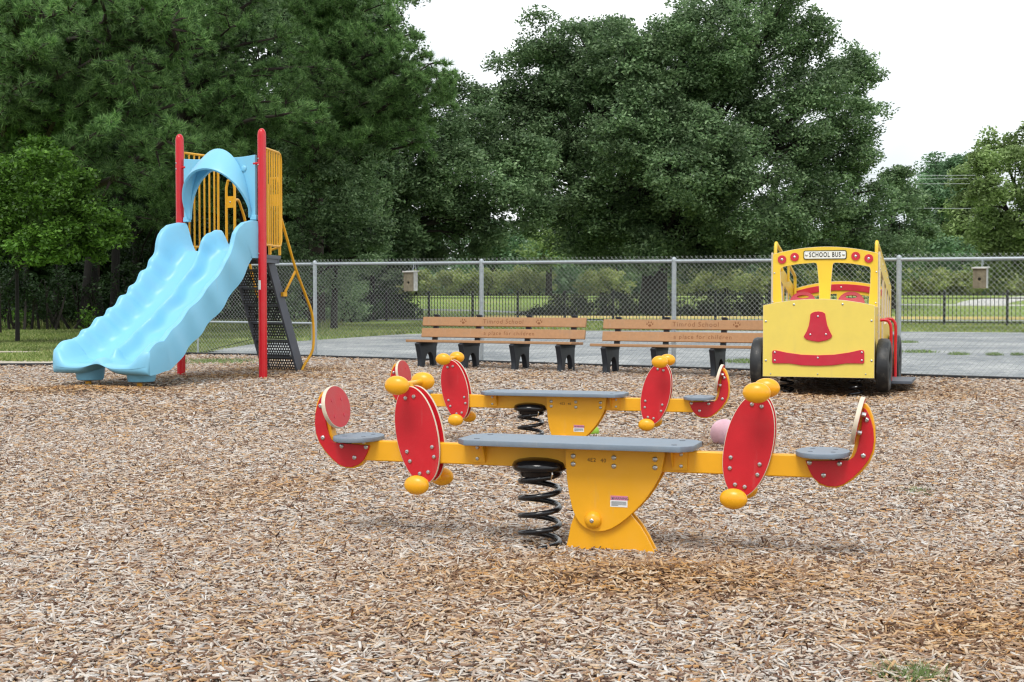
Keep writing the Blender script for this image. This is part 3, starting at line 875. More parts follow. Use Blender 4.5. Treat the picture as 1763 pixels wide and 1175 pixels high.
# ================================================================== SLIDE TOWER
TL = Vector((-3.885, 18.62, 0)); TR = -R(27.4)
tz = zg(TL.x, TL.y)
def make_slide():
    root = thing('slide_tower', 'light blue double wave slide on red posts with yellow railings and dark stairs', 'slide', (TL.x, TL.y, tz), TR)
    z0 = -tz
    # posts
    for sx in (-1, 1):
        prof = [(.056, -.15), (.056, 3.20), (.053, 3.235), (.045, 3.262), (.03, 3.285), (.012, 3.295), (.0005, 3.296)]
        m = MB().lathe(prof, Matrix.Translation((sx * .69, 0, 0)), 16)
        for z_ in (2.9, 2.82, 1.66):
            m.bolt((sx * .69 - .02, -.052, z_), (-.3, -1, 0), .011, .008)
        m.tube([(sx * .69, 0, 2.84), (sx * .57, -.02, 2.84)], .018, 8)
        po = m.build('post', ['red_post', 'steel'], root)
        if sx > 0:
            q = Vector((-.35, -1, 0)).normalized()
            T = cols((q.y * -1, q.x, 0), (0, 0, 1), q)
            st = MB()
            for k in range(4):
                a0 = math.atan2(q.y, q.x) + (k - 2) * .28; a1 = a0 + .28
                st.add([(.69 + .0575 * math.cos(a), .0575 * math.sin(a), z_) for a, z_ in ((a0, 1.19), (a1, 1.19), (a1, 1.31), (a0, 1.31))], [(0, 1, 2, 3)])
            sl = st.build('sticker', 'white_plate', po)
    # deck
    D = [(-.66, .0), (.66, .0), (.42, .76), (-.66, .80)]
    MB().plate([D], .05, Matrix.Translation((0, 0, 1.63)), 0, None, .003).build('deck', 'stair_grey', root)
    m = MB()
    m.box((.52, .32, 1.60), (.05, .70, .10), Matrix.Rotation(R(18), 3, 'Z'))
    m.box((-.62, .4, 1.60), (.05, .75, .10))
    m.box((-.1, .80, 1.60), (.9, .04, .10))
    m.build('deck_frame', 'stair_grey', root)
    # ---- double slide
    W0, W1 = .645, .745
    NS, L = 150, 2.22
    def bed(s_):
        y = -L * s_
        if s_ < .09: z = 1.70
        else:
            t = (s_ - .09) / .91
            # steep body with an easing run-out
            z = 1.70 - 1.36 * (1 - (1 - min(1, t / .86)) ** 1.0) if False else None
            a = min(1, t / .84)
            z = .315 + 1.385 * (1 - a) ** 1.12 * (1 - .12 * math.sin(pi * a)) if a < 1 else .315
            z = z - .02 * smooth01((t - .84) / .16)
            z += .008 * math.sin(2 * pi * 4.2 * a) * (1 - a) ** .3 if a < 1 else 0
        return y, z
    secs = []
    for i in range(NS + 1):
        s_ = i / NS
        y, zb = bed(s_)
        ye, ze = bed(min(1, s_ + .01)); ys_, zs_ = bed(max(0, s_ - .01))
        tl = math.hypot(ye - ys_, ze - zs_)
        ny, nz = (ze - zs_) / tl, -(ye - ys_) / tl        # surface normal (pointing up and out)
        if nz < 0: ny, nz = -ny, -nz
        W = W0 + (W1 - W0) * smooth01((s_ - .5) / .45)
        rip = math.sin(2 * pi * 11 * s_) * (1 if s_ < .76 else max(0, 1 - (s_ - .76) / .08)) * smooth01((s_ - .08) / .1)
        rip2 = math.sin(2 * pi * 5.5 * s_ + .6) * (1 if s_ < .72 else max(0, 1 - (s_ - .72) / .12)) * smooth01((s_ - .06) / .1)
        Hw = .235 - .015 * smooth01((s_ - .9) / .1) - .075 * max(0, (s_ - .92) / .08) ** 2.2 + .13 * smooth01((.2 - s_) / .14)
        HwL, HwR = Hw + .020 * rip, Hw + .028 * rip2
        Hr = (.145 + .02 * rip2 + .12 * smooth01((.16 - s_) / .12)) * (1 - .78 * smooth01((s_ - .88) / .05))
        xr = .035 * rip2
        rw_ = .06 + .07 * smooth01((.16 - s_) / .14)
        top = []
        xs_ = [-1.02, -1.03, -1.01, -.97, -.92, -.87, -.82, -.74, -.6, -.45, -.3, -.2, -.14, -.09, -.04, 0, .04, .09, .14, .2, .3, .45, .6, .74, .82, .87, .92, .97, 1.01, 1.03, 1.02]
        mid_ = xs_[3:-3]
        xs_ = xs_[:3] + [v_ for a_, b_ in zip(mid_[:-1], mid_[1:]) for v_ in (a_, (a_ + b_) / 2)] + [mid_[-1]] + xs_[-3:]
        for k, xn in enumerate(xs_):
            ax = abs(xn)
            Hw = HwL if xn < 0 else HwR
            rp_ = rip if xn < 0 else rip2
            if k in (0, len(xs_) - 1): h = -.10 - .025 * smooth01((s_ - .85) / .15)
            elif k in (1, len(xs_) - 2): h = Hw - .06
            else:
                wv = smooth01((ax - .62) / .30)
                h = Hw * wv ** 1.3
                if ax > .96: h = Hw - .015
                h += Hr * math.exp(-((xn * W - xr) / rw_) ** 2)
                # gentle dish across each lane
                h += .018 * (abs(ax - .42) / .42) ** 2
                # scallops down the walls
                h += (.030 if xn < 0 else .02) * rp_ * math.exp(-((ax - .76) / .08) ** 2)
            top.append((xn * W + (.016 * rip2 if xn > .86 else 0), h))
        bot = []
        for xn in (1.0, .95, .85, .7, .55, .4, .3, .22, .16, .1, .05, 0, -.05, -.1, -.16, -.22, -.3, -.4, -.55, -.7, -.85, -.95, -1.0):
            h = -.10 - .025 * smooth01((s_ - .85) / .15) + (Hr * .9 + .02 + .15 * smooth01((s_ - .88) / .1)) * math.exp(-(xn / .22) ** 2)
            bot.append((xn * W, h))
        pts = top + bot
        secs.append([(x, y + ny * h, zb + nz * h) for x, h in pts])
    # rolled front lip
    last = secs[-1]
    _, zend = bed(1.0)
    def mid_z(x): return zend - .055 + .055 * math.exp(-(x / .17) ** 2) + .03 * (abs(x) / W1) ** 6
    def fwd(x): return .11 - .03 * math.exp(-(x / .15) ** 2) - .05 * (abs(x) / W1) ** 8
    for k in range(1, 9):
        a = k / 8 * pi / 2
        secs.append([(x * (1 - .045 * (1 - math.cos(a))), y - fwd(x) * math.sin(a), mid_z(x) + (z - mid_z(x)) * math.cos(a)) for i, (x, y, z) in enumerate(last)])
    n = len(secs[0]); vs = [p for s_ in secs for p in s_]; fs = []
    for i in range(len(secs) - 1):
        for j in range(n):
            a = i * n + j; b = i * n + (j + 1) % n
            fs.append((a, a + n, b + n, b))
    fs.append(tuple(range(n)))
    sl = MB().add(vs, fs, 0, True).build('slide_chute', 'slide_blue', root, angle=75)
    # feet
    for cx in (-.40, .42):
        f = MB().lathe([(.13, .075), (.155, .085), (.165, .11), (.185, .26), (.18, .30)], Matrix.Translation((cx, -2.0, 0)), 28)
        ft = f.build('foot', 'slide_blue', root)
        MB().tube([(cx, -2.03, -.05), (cx, -2.03, .10)], .035, 10).build('ground_stake', 'orange_paint', ft)
    # ---- canopy hood
    NA = 40
    zb0 = 2.135
    def arch(w_, h, e): 
        out = []
        for i in range(NA + 1):
            a = pi * i / NA
            out.append((-w_ * math.cos(a), zb0 + h * math.sin(a) ** e))
        return out
    inner = arch(.50, .66, .95)
    outer = []
    for i, (x, z) in enumerate(inner):
        a = pi * i / NA
        # project onto rectangle
        c_, s2 = -math.cos(a), math.sin(a)
        hw_, hh_ = .60, .82
        k = min(hw_ / max(1e-6, abs(c_)), hh_ / max(1e-6, s2))
        outer.append((c_ * k, zb0 + s2 * k - (.02 * math.sin(min(1, max(0, (abs(c_ * k)) / .6)) * pi) if s2 * k > .8 else 0)))
    m = MB()
    vs = []; fs = []
    for i in range(NA + 1):
        (xi, zi), (xo, zo) = inner[i], outer[i]
        vs += [(xi, -.03, zi), (xo, -.03, zo), (xi, .02, zi), (xo, .02, zo)]
    for i in range(NA):
        a = i * 4
        fs += [(a, a + 1, a + 5, a + 4), (a + 2, a + 6, a + 7, a + 3), (a, a + 4, a + 6, a + 2), (a + 1, a + 3, a + 7, a + 5)]
    fs += [(0, 2, 3, 1), (NA * 4, NA * 4 + 1, NA * 4 + 3, NA * 4 + 2)]
    m.add(vs, fs, 0, True)
    m.box((-.565, -.005, zb0 + .0), (.10, .055, .06)); m.box((.565, -.005, zb0 + .0), (.10, .055, .06))
    for sx in (-1, 1):
        m.lathe([(.045, 0), (.04, .012), (.025, .018), (.0005, .02)], Matrix.Translation((sx * .42, -.03, 2.78)) @ Vector((0, -1, 0)).to_track_quat('Z', 'Y').to_matrix().to_4x4(), 20)
    pn = m.build('canopy_panel', 'slide_blue', root, angle=50, bevel=.008)
    A = arch(.49, .90, 1.0); B = arch(.535, .62, .9)
    NR = 10; vs = []; fs = []
    for j in range(NR + 1):
        t = j / NR
        for i in range(NA + 1):
            a = pi * i / NA
            x = A[i][0] * (1 - t) + B[i][0] * t
            z = A[i][1] * (1 - t) + B[i][1] * t + .02 * math.sin(pi * t) * math.sin(a)
            y = -.035 - .28 * t * math.sin(a) ** .9
            vs.append((x, y, z))
    for j in range(NR):
        for i in range(NA):
            a = j * (NA + 1) + i
            fs.append((a, a + 1, a + NA + 2, a + NA + 1))
    hd = MB().add(vs, fs, 0, True).build('canopy_hood', 'slide_blue', root, angle=80)
    so_ = hd.modifiers.new('thick', 'SOLIDIFY'); so_.thickness = .035; so_.offset = -1
    bv = hd.modifiers.new('round', 'BEVEL'); bv.width = .012; bv.segments = 2; bv.limit_method = 'ANGLE'; bv.angle_limit = R(50)
    # ---- yellow barriers
    zt, zl = 3.05, 1.78
    def barrier(p0, p1, nb, z1=zt):
        p0 = Vector((*p0, 0)); p1 = Vector((*p1, 0))
        d = (p1 - p0)
        b = MB()
        q = lambda t, z: tuple(p0 + d * t + Vector((0, 0, z)))
        frame = [q(0, z1), q(.85, z1), q(.95, z1 - .02), q(1, z1 - .09), q(1, zl + .09), q(.95, zl + .02), q(.85, zl), q(0, zl)]
        b.tube(frame, .017, 8)
        rl = b.build('barrier', 'yellow_rail', root)
        for k in range(nb):
            t = (k + .5) / (nb + .3)
            MB().tube([q(t, zl), q(t, z1)], .0125, 8).build('barrier_bar', 'yellow_rail', rl)
        for t in (.35, .9):
            MB().tube([q(t, zl), q(t, zl - .12)], .02, 8).build('barrier_foot', 'yellow_rail', rl)
    barrier((-.69, .03), (-.69, .80), 7)
    barrier((.69, .03), (.42, .77), 7)
    # rear entrance side frames
    for (xa, xb) in ((-.545, -.40), (.20, .38)):
        b = MB()
        b.tube([(xa, .80, 1.64), (xa, .80, 2.62), (xa + .03, .80, 2.72), (xb - .03, .80, 2.72), (xb, .80, 2.62), (xb, .80, 1.85), (xb - .04, .80, 1.77), (xa + .03, .80, 1.74)], .019, 8)
        b.box(((xa + xb) / 2, .80, 2.42), (xb - xa, .02, .16))
        b.bolt(((xa + xb) / 2, .789, 2.42), (0, -1, 0), .012, .006)
        b.build('entrance_frame', ['yellow_rail', 'steel'], root)
    # ---- stairs
    def stair_y(z): return .84 + (1.62 - z) / (1.62 - .0) * .72
    for x_ in (-.40, .20):
        lp = [(stair_y(1.66) - .10, 1.60), (stair_y(1.66) + .06, 1.60), (stair_y(0) + .08, -.08), (stair_y(0) - .10, -.08)]
        MB().plate([lp], .035, YZ(x_), 0, None, .003).build('stringer', 'stair_grey', root)
    for k, z_ in enumerate((1.47, 1.22, .98, .73, .48, .24)):
        yc = stair_y(z_)
        t = MB()
        t.box((-.10, yc, z_), (.56, .19, .012))
        t.box((-.10, yc - .092, z_ - .006), (.56, .008, .028), None, 1)
        # perforated riser
        zr = z_ - .03
        ht = .19
        rows_ = 5
        for r_ in range(rows_ + 1):
            t.box((-.10, yc - .06, zr - ht * r_ / rows_), (.56, .004, .016))
        for r_ in range(rows_):
            for c_ in range(13):
                x = -.10 - .26 + (c_ + (.5 if r_ % 2 else 0)) * .042
                if x < .17: t.box((x, yc - .06, zr - ht * (r_ + .5) / rows_), (.017, .004, ht / rows_ - .015))
        t.build('stair_tread', ['stair_black', 'stair_grey'], root)
    # handrails
    r1 = catmull([(.38, .80, 2.22), (.36, .98, 1.90), (.34, 1.20, 1.50), (.33, 1.45, 1.12), (.33, 1.60, .86), (.33, 1.64, .62), (.33, 1.63, .38), (.30, 1.60, .26), (.25, 1.52, .12), (.235, 1.47, .02)], 5, False)
    h = MB().tube(r1, .019, 10)
    h.build('handrail', 'yellow_rail', root)
    h = MB().tube([(.33, 1.22, 1.46), (.25, 1.08, 1.16)], .018, 10)
    h.box((.235, 1.07, 1.13), (.05, .09, .06))
    h.build('handrail_bracket', 'yellow_rail', root)
    r2 = catmull([(-.40, .80, 2.44), (-.42, .90, 2.45), (-.45, 1.0, 2.36), (-.46, 1.12, 2.12), (-.50, 1.25, 1.6), (-.52, 1.45, 1.12), (-.52, 1.60, .86), (-.52, 1.64, .62), (-.52, 1.63, .38), (-.47, 1.55, .12), (-.44, 1.5, .02)], 5, False)
    MB().tube(r2, .019, 10).build('handrail', 'yellow_rail', root)
    return root
make_slide()

# ================================================================== BUS
BL = Vector((3.57, 16.25, 0)); BR = -R(19)
bzg = .055
BM = mtx((BL.x, BL.y, 0), BR)
def B5(x, y, off=0.0):
    p = local_hit(1270 + x / 3.917, 400 + y / 3.917, BM, 1, off)
    return (p.x, p.z - bzg)
def make_bus():
    root = thing('toy_bus', 'yellow spring mounted play school bus with red smiling mouth and nose', 'play bus', (BL.x, BL.y, bzg), BR)
    # front panel
    hw = .64
    zb = .18
    top = [(x, 1.02 + .075 * (1 - (x / hw) ** 2)) for x in np.linspace(-hw, hw, 17)]
    m = MB().plate([[(-hw, zb)] + [(hw, zb)] + [tuple(p) for p in reversed(top)]], .022, XZ(0), 0, 1, .003)
    for q in [(190, 602), (903, 598), (190, 866), (903, 868), (222, 955), (540, 957), (864, 958), (380, 489), (708, 487)]:
        u, z = B5(*q, -.011)
        m.bolt((u, -.011, z), (0, -1, 0), .013 if q[1] < 900 else .009, .007, 2)
    fr = m.build('front_panel', ['bus_face_yellow', 'edge_beige', 'steel'], root)
    nose = [B5(*q, -.02) for q in [(500, 545), (520, 537), (545, 534), (572, 538), (590, 550), (596, 590), (605, 630), (620, 665), (638, 700), (628, 715), (600, 730), (545, 740), (495, 733), (460, 722), (445, 705), (465, 670), (480, 630), (488, 585), (490, 556)]]
    m = MB().plate([nose], .014, XZ(-.0185), 0, None, .003)
    for q in [(541, 569), (489, 691), (595, 690)]:
        u, z = B5(*q, -.03); m.bolt((u, -.0255, z), (0, -1, 0), .012, .006)
    m.build('nose', ['bus_red', 'steel'], fr)
    mouth = [B5(*q, -.02) for q in [(238, 798), (260, 797), (330, 812), (430, 826), (540, 830), (650, 826), (750, 812), (825, 795), (848, 797), (854, 810), (854, 878), (846, 887), (800, 886), (730, 886), (640, 899), (540, 902), (440, 899), (350, 886), (240, 885), (232, 876), (233, 808)]]
    m = MB().plate([mouth], .014, XZ(-.0185), 0, None, .003)
    for q in [(250, 812), (250, 865), (540, 848), (837, 812), (837, 866)]:
        u, z = B5(*q, -.03); m.bolt((u, -.0255, z), (0, -1, 0), .012, .006)
    m.build('mouth', ['bus_red', 'steel'], fr)
    # windscreen panel
    wy = .65
    hw2 = .625
    top = [(x, 1.64 + .085 * (1 - (x / hw2) ** 2)) for x in np.linspace(-hw2, hw2, 17)]
    lw = [B5(*q, wy) for q in [(300, 460), (292, 330), (288, 262), (292, 245), (310, 234), (400, 217), (515, 207), (530, 210), (536, 225), (544, 300), (549, 380), (551, 470)]]
    rw = [B5(*q, wy) for q in [(624, 480), (628, 400), (634, 300), (642, 222), (648, 210), (662, 206), (770, 213), (880, 232), (893, 240), (897, 258), (894, 350), (883, 490)]]
    lw = [(lw[0][0], .92)] + lw + [(lw[-1][0], .92)]; rw = [(rw[0][0], .92)] + rw + [(rw[-1][0], .92)]
    m = MB().plate([[(-hw2, .3), (hw2, .3)] + [tuple(p) for p in reversed(top)], lw, rw], .022, XZ(wy), 0, 1, .003)
    for q in [(248, 277), (936, 268), (930, 478), (236, 470)]:
        u, z = B5(*q, wy - .012); m.bolt((u, wy - .011, z), (0, -1, 0), .011, .006, 2)
    ws = m.build('windscreen_panel', ['bus_yellow', 'edge_beige', 'steel'], root)
    for q in [(299, 185), (384, 168), (796, 162), (884, 178)]:
        u, z = B5(*q, wy - .02)
        m = MB().plate([ellipse(.052, .052, 28, 0, (u, z))], .014, XZ(wy - .0185), 0, None, .003).bolt((u, wy - .0255, z), (0, -1, 0), .016, .007)
        m.build('red_light', ['bus_red', 'steel'], ws)
    a = B5(444, 155, wy - .02); b = B5(735, 155, wy - .02)
    cx, cz = (a[0] + b[0]) / 2, a[1]; ww = b[0] - a[0]
    def rrect(w_, h, r, c=(0, 0)):
        out = []
        for (sx, sy, a0) in ((1, 1, 0), (-1, 1, 90), (-1, -1, 180), (1, -1, 270)):
            for k in range(5):
                t = R(a0 + k * 22.5)
                out.append((c[0] + sx * (w_ / 2 - r) + r * math.cos(t), c[1] + sy * (h / 2 - r) + r * math.sin(t)))
        return out
    sg = MB().plate([rrect(ww, .108, .022, (cx, cz))], .010, XZ(wy - .0165), 0, None, .001).build('sign', 'ink', ws)
    m = MB().plate([rrect(ww - .02, .088, .016, (cx, cz))], .004, XZ(wy - .0225), 0, None, .0005)
    for sx in (-1, 1): m.bolt((cx + sx * (ww / 2 - .036), wy - .024, cz), (0, -1, 0), .017, .006)
    m.build('sign_face', ['white_plate', 'steel'], sg)
    text_mb('SCHOOL BUS', .082, XZ(wy - .0255) @ Matrix.Translation((cx, cz, 0)) @ Matrix.Diagonal((.66, 1, 1, 1)), .0008, 1.2, .0016).build('sign_lettering', 'ink', sg)
    # hood sides and top rails
    for sx in (-1, 1):
        m = MB().plate([[(.0115, .18), (.66, .18), (.66, 1.00), (.0115, 1.00)]], .022, YZ(sx * .615), 0, 1, .003)
        for z_ in (.3, .5, .7, .9):
            for y_ in (.05, .6): m.bolt((sx * .6265, y_, z_), (sx, 0, 0), .010, .006, 2)
        m.build('hood_side', ['bus_yellow', 'edge_beige', 'steel'], root)
        # cabin side tapering down to the rear
        L0, L1 = .665, 2.62
        zt_ = lambda y: 1.66 - (y - L0) / (L1 - L0) * .40
        outl = [(L0, .25), (L1, .25), (L1, zt_(L1)), (L0, zt_(L0))]
        holes = []
        def hole(y0, y1, z0, zpad):
            return [(y0 + .02, z0), (y1 - .02, z0), (y1, z0 + .02), (y1, zt_(y1) - zpad - .02), (y1 - .02, zt_(y1) - zpad), (y0 + .02, zt_(y0) - zpad), (y0, zt_(y0) - zpad - .02), (y0, z0 + .02)]
        if sx > 0: holes = [hole(.78, 1.22, .30, .2), hole(1.36, 1.68, .78, .2), hole(1.80, 2.08, .78, .2), hole(2.20, 2.46, .78, .2)]
        else: holes = [hole(.78, 1.10, .78, .2), hole(1.22, 1.54, .78, .2), hole(1.66, 1.98, .78, .2), hole(2.10, 2.46, .78, .2)]
        m = MB().plate([outl] + holes, .022, YZ(sx * .636), 0, 1, .003)
        for y_ in np.linspace(.72, 2.56, 6): m.bolt((sx * .648, y_, zt_(y_) - .06), (sx, 0, 0), .010, .006, 2)
        for z_ in (.35, .6, .9, 1.2, 1.45): m.bolt((sx * .648, .71, z_), (sx, 0, 0), .010, .006, 2)
        m.build('cabin_side', ['bus_yellow', 'edge_beige', 'steel'], root)
        # roof hand rail
        x_ = sx * .60
        pts = catmull([(x_, .69, 1.40), (x_, .69, 1.60), (x_, .70, 1.72), (x_, .74, 1.775), (x_, .82, 1.76), (x_, 1.5, 1.62), (x_, 2.35, 1.43), (x_, 2.46, 1.39), (x_, 2.50, 1.32), (x_, 2.50, 1.15)], 5, False)
        rl = MB().tube(pts, .021, 10)
        for y_ in (1.25, 1.85): rl.tube([(x_, y_, zt_(y_) - .1), (x_, y_, 1.775 - (y_ - .74) * .214)], .016, 8)
        rl.build('roof_rail', 'bus_yellow', root)
    # rear panel
    yr = 2.60
    def arcz(x, c): return c - .10 * (x / .62) ** 2
    xs2 = np.linspace(-.62, .62, 15)
    ro = [(-.62, .25), (.62, .25)] + [(x, arcz(x, 1.33)) for x in reversed(xs2)]
    hx = np.linspace(-.52, -.06, 7)
    h1 = [(-.52, .8), (-.06, .8)] + [(x, arcz(x, 1.16)) for x in reversed(hx)]
    hx = np.linspace(.06, .52, 7)
    h2 = [(.06, .8), (.52, .8)] + [(x, arcz(x, 1.16)) for x in reversed(hx)]
    rp = MB().plate([ro, h1, h2], .022, XZ(yr), 0, 1, .003).build('rear_panel', ['bus_yellow', 'edge_beige'], root)
    band = [(x, arcz(x, 1.205)) for x in np.linspace(-.6, .6, 15)] + [(x, arcz(x, 1.29)) for x in np.linspace(.6, -.6, 15)]
    m = MB().plate([band], .014, XZ(yr - .0185), 0, None, .003)
    for x in (-.55, 0, .55): m.bolt((x, yr - .0255, arcz(x, 1.247)), (0, -1, 0), .012, .006)
    m.build('rear_stripe', ['bus_red', 'steel'], rp)
    # floor, dash, bench seats inside
    MB().box((0, 1.3, .27), (1.24, 2.55, .05)).build('floor_panel', 'stair_grey', root, bevel=.004)
    MB().box((0, .335, .995), (1.20, .60, .02), Matrix.Rotation(R(1.5), 3, 'X')).build('hood_top', 'bus_yellow', root, bevel=.004)
    for x_ in (-.29, .29):
        M_ = Matrix.Translation((x_, .86, 1.03)) @ Matrix.Rotation(R(68), 4, 'X')
        st = MB().plate([ellipse(.165, .165, 40), ellipse(.07, .02, 16, 0, (0, .095)), ellipse(.07, .02, 16, 0, (0, -.095))], .018, M_, 0, None, .003)
        st.tube([(x_, .68, .97), (x_, .85, 1.03)], .016, 8)
        st.build('steering_wheel', 'bus_red', root)
        MB().box((x_, 1.5, .55), (.42, .32, .03)).box((x_, 1.68, .74), (.42, .03, .40)).box((x_, 1.55, .41), (.30, .22, .26)).build('passenger_seat', 'bus_yellow', root, bevel=.006)
    # wheels
    for sx in (-1, 1):
        for y_ in (.30, 2.15):
            Mw = Matrix.Translation((sx * .725, y_, .315)) @ cols((0, 1, 0), (0, 0, 1), (1, 0, 0))
            if sx < 0: Mw = Matrix.Translation((sx * .725, y_, .315)) @ cols((0, -1, 0), (0, 0, 1), (-1, 0, 0))
            t = MB().lathe([(.17, -.07), (.26, -.075), (.305, -.062), (.318, -.03), (.318, .03), (.305, .062), (.27, .075), (.22, .07), (.195, .055), (.19, .02), (.0005, .018)], Mw, 40)
            wl = t.build('wheel', 'rubber', root, angle=30)
            MB().lathe([(.15, .015), (.145, .04), (.10, .045), (.06, .055), (.03, .06), (.0005, .062)], Mw, 28).build('hub', 'hub_grey', wl)
    for y_ in (.30, 2.15): MB().tube([(-.70, y_, .315), (.70, y_, .315)], .02, 8).build('axle', 'stair_black', root)
    # springs
    for (x_, y_) in ((-.40, .30), (.42, .12), (-.25, 2.2), (.40, 2.2)):
        MB().tube([(x_ + p[0], y_ + p[1], p[2]) for p in helix(.075, -.12, .20, 4.4, .013, 16, 8, 1)], .013, 8).lathe([(.1, .175), (.105, .20), (.095, .235), (.0005, .24)], Matrix.Translation((x_, y_, 0)), 20).build('coil_spring', 'black_gloss', root)
    # step and red grab rails
    MB().box((.86, 1.12, .10), (.32, .95, .035)).box((.68, 1.12, .17), (.04, .8, .14)).build('step', 'stair_grey', root, bevel=.004)
    for y_ in (.70, 1.55):
        pts = catmull([(.65, y_, .84), (.72, y_, .84), (.755, y_, .81), (.775, y_, .74), (.775, y_, .5), (.775, y_, .11)], 5, False)
        MB().tube(pts, .019, 10).build('grab_rail', 'red_post', root)
    return root
make_bus()

# ================================================================== BENCHES
def make_bench(label, loc, rz):
    root = thing('bench', label, 'bench', loc, rz, 'recycled plastic benches along the fence')
    hl = 1.335
    lean = R(12)
    def back_y_(z): return .02 + (z - .42) * math.tan(lean)
    def plank(c, size, ang, name):
        return MB().box(c, size, Matrix.Rotation(ang, 3, 'X')).build(name, 'bench_plastic', root, bevel=.006)
    boards = []
    for z_ in (.705, .535):
        boards.append(plank((0, back_y_(z_) - .0, z_), (hl * 2, .038, .135), -lean, 'back_slat'))
    for k in range(3):
        plank((.0, -.38 + k * .145, .425 - k * .006), (hl * 2, .135, .038), R(-2), 'seat_slat')
    # engraved words
    def onboard(bz, dx=0, dz=0):
        n_ = Vector((0, -math.cos(lean), math.sin(lean))); up = Vector((0, math.sin(lean), math.cos(lean)))
        p = Vector((dx, back_y_(bz), bz)) + n_ * .0195 + up * dz
        return cols((1, 0, 0), up, n_, p)
    text_mb('Timrod School', .095, onboard(.705, .02), .0006, 1.16).build('lettering', 'bench_engraving', boards[0])
    text_mb('a place for children', .082, onboard(.535, .13), .0006, 1.24).build('lettering', 'bench_engraving', boards[1])
    for x_ in (-.62, .62):
        M_ = onboard(.705, x_ - .02)
        pw = MB()
        pw.plate([ellipse(.024, .017, 16, 0, (0, -.018))], .0012, M_, 0, None, 0)
        for (a, b) in ((-.042, .002), (-.018, .026), (.018, .026), (.042, .002)):
            pw.plate([ellipse(.010, .013, 12, 0, (a, b))], .0012, M_, 0, None, 0)
            pw.tube([M_ @ Vector((a * 1.1, b + .018, 0)), M_ @ Vector((a * 1.25, b + .027, 0))], .0018, 5)
        pw.build('paw_print', 'bench_engraving', boards[0])
    # supports
    for x_ in (-1.13, -.41, .41, 1.13):
        prof = catmull([(-.44, .405), (-.46, .34), (-.43, .25), (-.40, .12), (-.42, -.08), (-.31, -.08), (-.29, .05), (-.26, .16), (-.20, .235), (-.12, .24), (-.06, .18), (-.03, .06), (-.01, -.08),
                        (.09, -.08), (.07, .06), (.06, .2), (.07, .33), (.075, .42)], 3)
        leg = MB().plate([[(p.x, p.y) for p in prof]], .075, YZ(x_), 0, None, .012)
        leg.box((x_, back_y_(.60) + .048, .60), (.075, .05, .42), Matrix.Rotation(-lean, 3, 'X'))
        leg.box((x_, back_y_(.79) + .03, .795), (.072, .085, .018), Matrix.Rotation(-lean, 3, 'X'))
        leg.box((x_, -.17, .375), (.075, .5, .055))
        leg.build('leg', 'bench_leg', root, bevel=.004)
    return root
BA = -R(26)
b1 = make_bench('tan plank bench with engraved words, beside the slide, all four dark legs visible', (-.175, 20.4, .10), BA)
b2 = copy_tree(b1)
b2.location = (2.47, 19.05, .085)
b2.rotation_euler = (0, 0, -R(25))
b2['label'] = 'tan plank bench whose end is hidden behind the yellow play bus'

# ================================================================== CHAIN LINK FENCE
def fence_z(p): return zg(p.x, p.y)
FH = 1.595
def chain_mesh(mb, p0, p1, z0a, z0b, h, pitch=.073, wire=.0021, top_extra=.045):
    """two families of diagonal wires between ground and top rail"""
    p0 = Vector((*p0, z0a)); p1 = Vector((*p1, z0b))
    L = (p1 - p0).length
    d = (p1 - p0) / L
    H = h + top_extra
    nrm = Vector((-d.y, d.x, 0)).normalized()
    slope = 1.0
    n = int((L + H) / pitch) + 1
    for sgn in (1, -1):
        for k in range(n + 1):
            s0 = k * pitch - H if sgn > 0 else k * pitch
            # line s = s0 + t, z = t  (sgn>0)   or s = s0 - t
            t0, t1 = 0, H
            if sgn > 0:
                t0 = max(t0, -s0); t1 = min(t1, L - s0)
            else:
                t0 = max(t0, s0 - L); t1 = min(t1, s0)
            if t1 - t0 < .01: continue
            a = p0 + d * (s0 + sgn * t0) + Vector((0, 0, t0 + .03)) + nrm * (.003 * sgn)
            b = p0 + d * (s0 + sgn * t1) + Vector((0, 0, t1 + .03)) + nrm * (.003 * sgn)
            mb.tube([a, b], wire, 4, cap=False)
def chain_fence():
    root = thing('chain_link_fence', 'galvanised chain link fence running behind the benches', 'fence', (fpt(0).x, fpt(0).y, fence_z(fpt(0))), 0)
    O = Vector((fpt(0).x, fpt(0).y, fence_z(fpt(0))))
    ks = [3, 2, 1, 0, -1]
    for k in ks:
        p = fpt(k); q = Vector((p.x, p.y, fence_z(p))) - O
        m = MB().tube([q + Vector((0, 0, -.1)), q + Vector((0, 0, FH + .02))], .034, 14)
        m.lathe([(.037, 0), (.037, .03), (.028, .05), (.01, .062), (.0005, .064)], Matrix.Translation(q + Vector((0, 0, FH + .0))), 14)
        for z_ in (FH - .06, FH - .13, FH * .62, FH * .3): m.lathe([(.038, -.01), (.038, .01)], Matrix.Translation(q + Vector((0, 0, z_))), 14)
        m.build('post', 'galvanised', root)
    for a, b in zip(ks[:-1], ks[1:]):
        p, q = fpt(a), fpt(b)
        P = Vector((p.x, p.y, fence_z(p))) - O; Q = Vector((q.x, q.y, fence_z(q))) - O
        MB().tube([P + Vector((0, 0, FH)), Q + Vector((0, 0, FH))], .024, 12).build('top_rail', 'galvanised', root)
        m = MB()
        chain_mesh(m, (P.x, P.y), (Q.x, Q.y), P.z, Q.z, FH)
        m.build('chain_mesh', 'wire', root)
        # tie wires along the rail
        MB().tube([P + Vector((0, 0, .05)), Q + Vector((0, 0, .05))], .003, 5).build('bottom_wire', 'wire', root)
chain_fence()
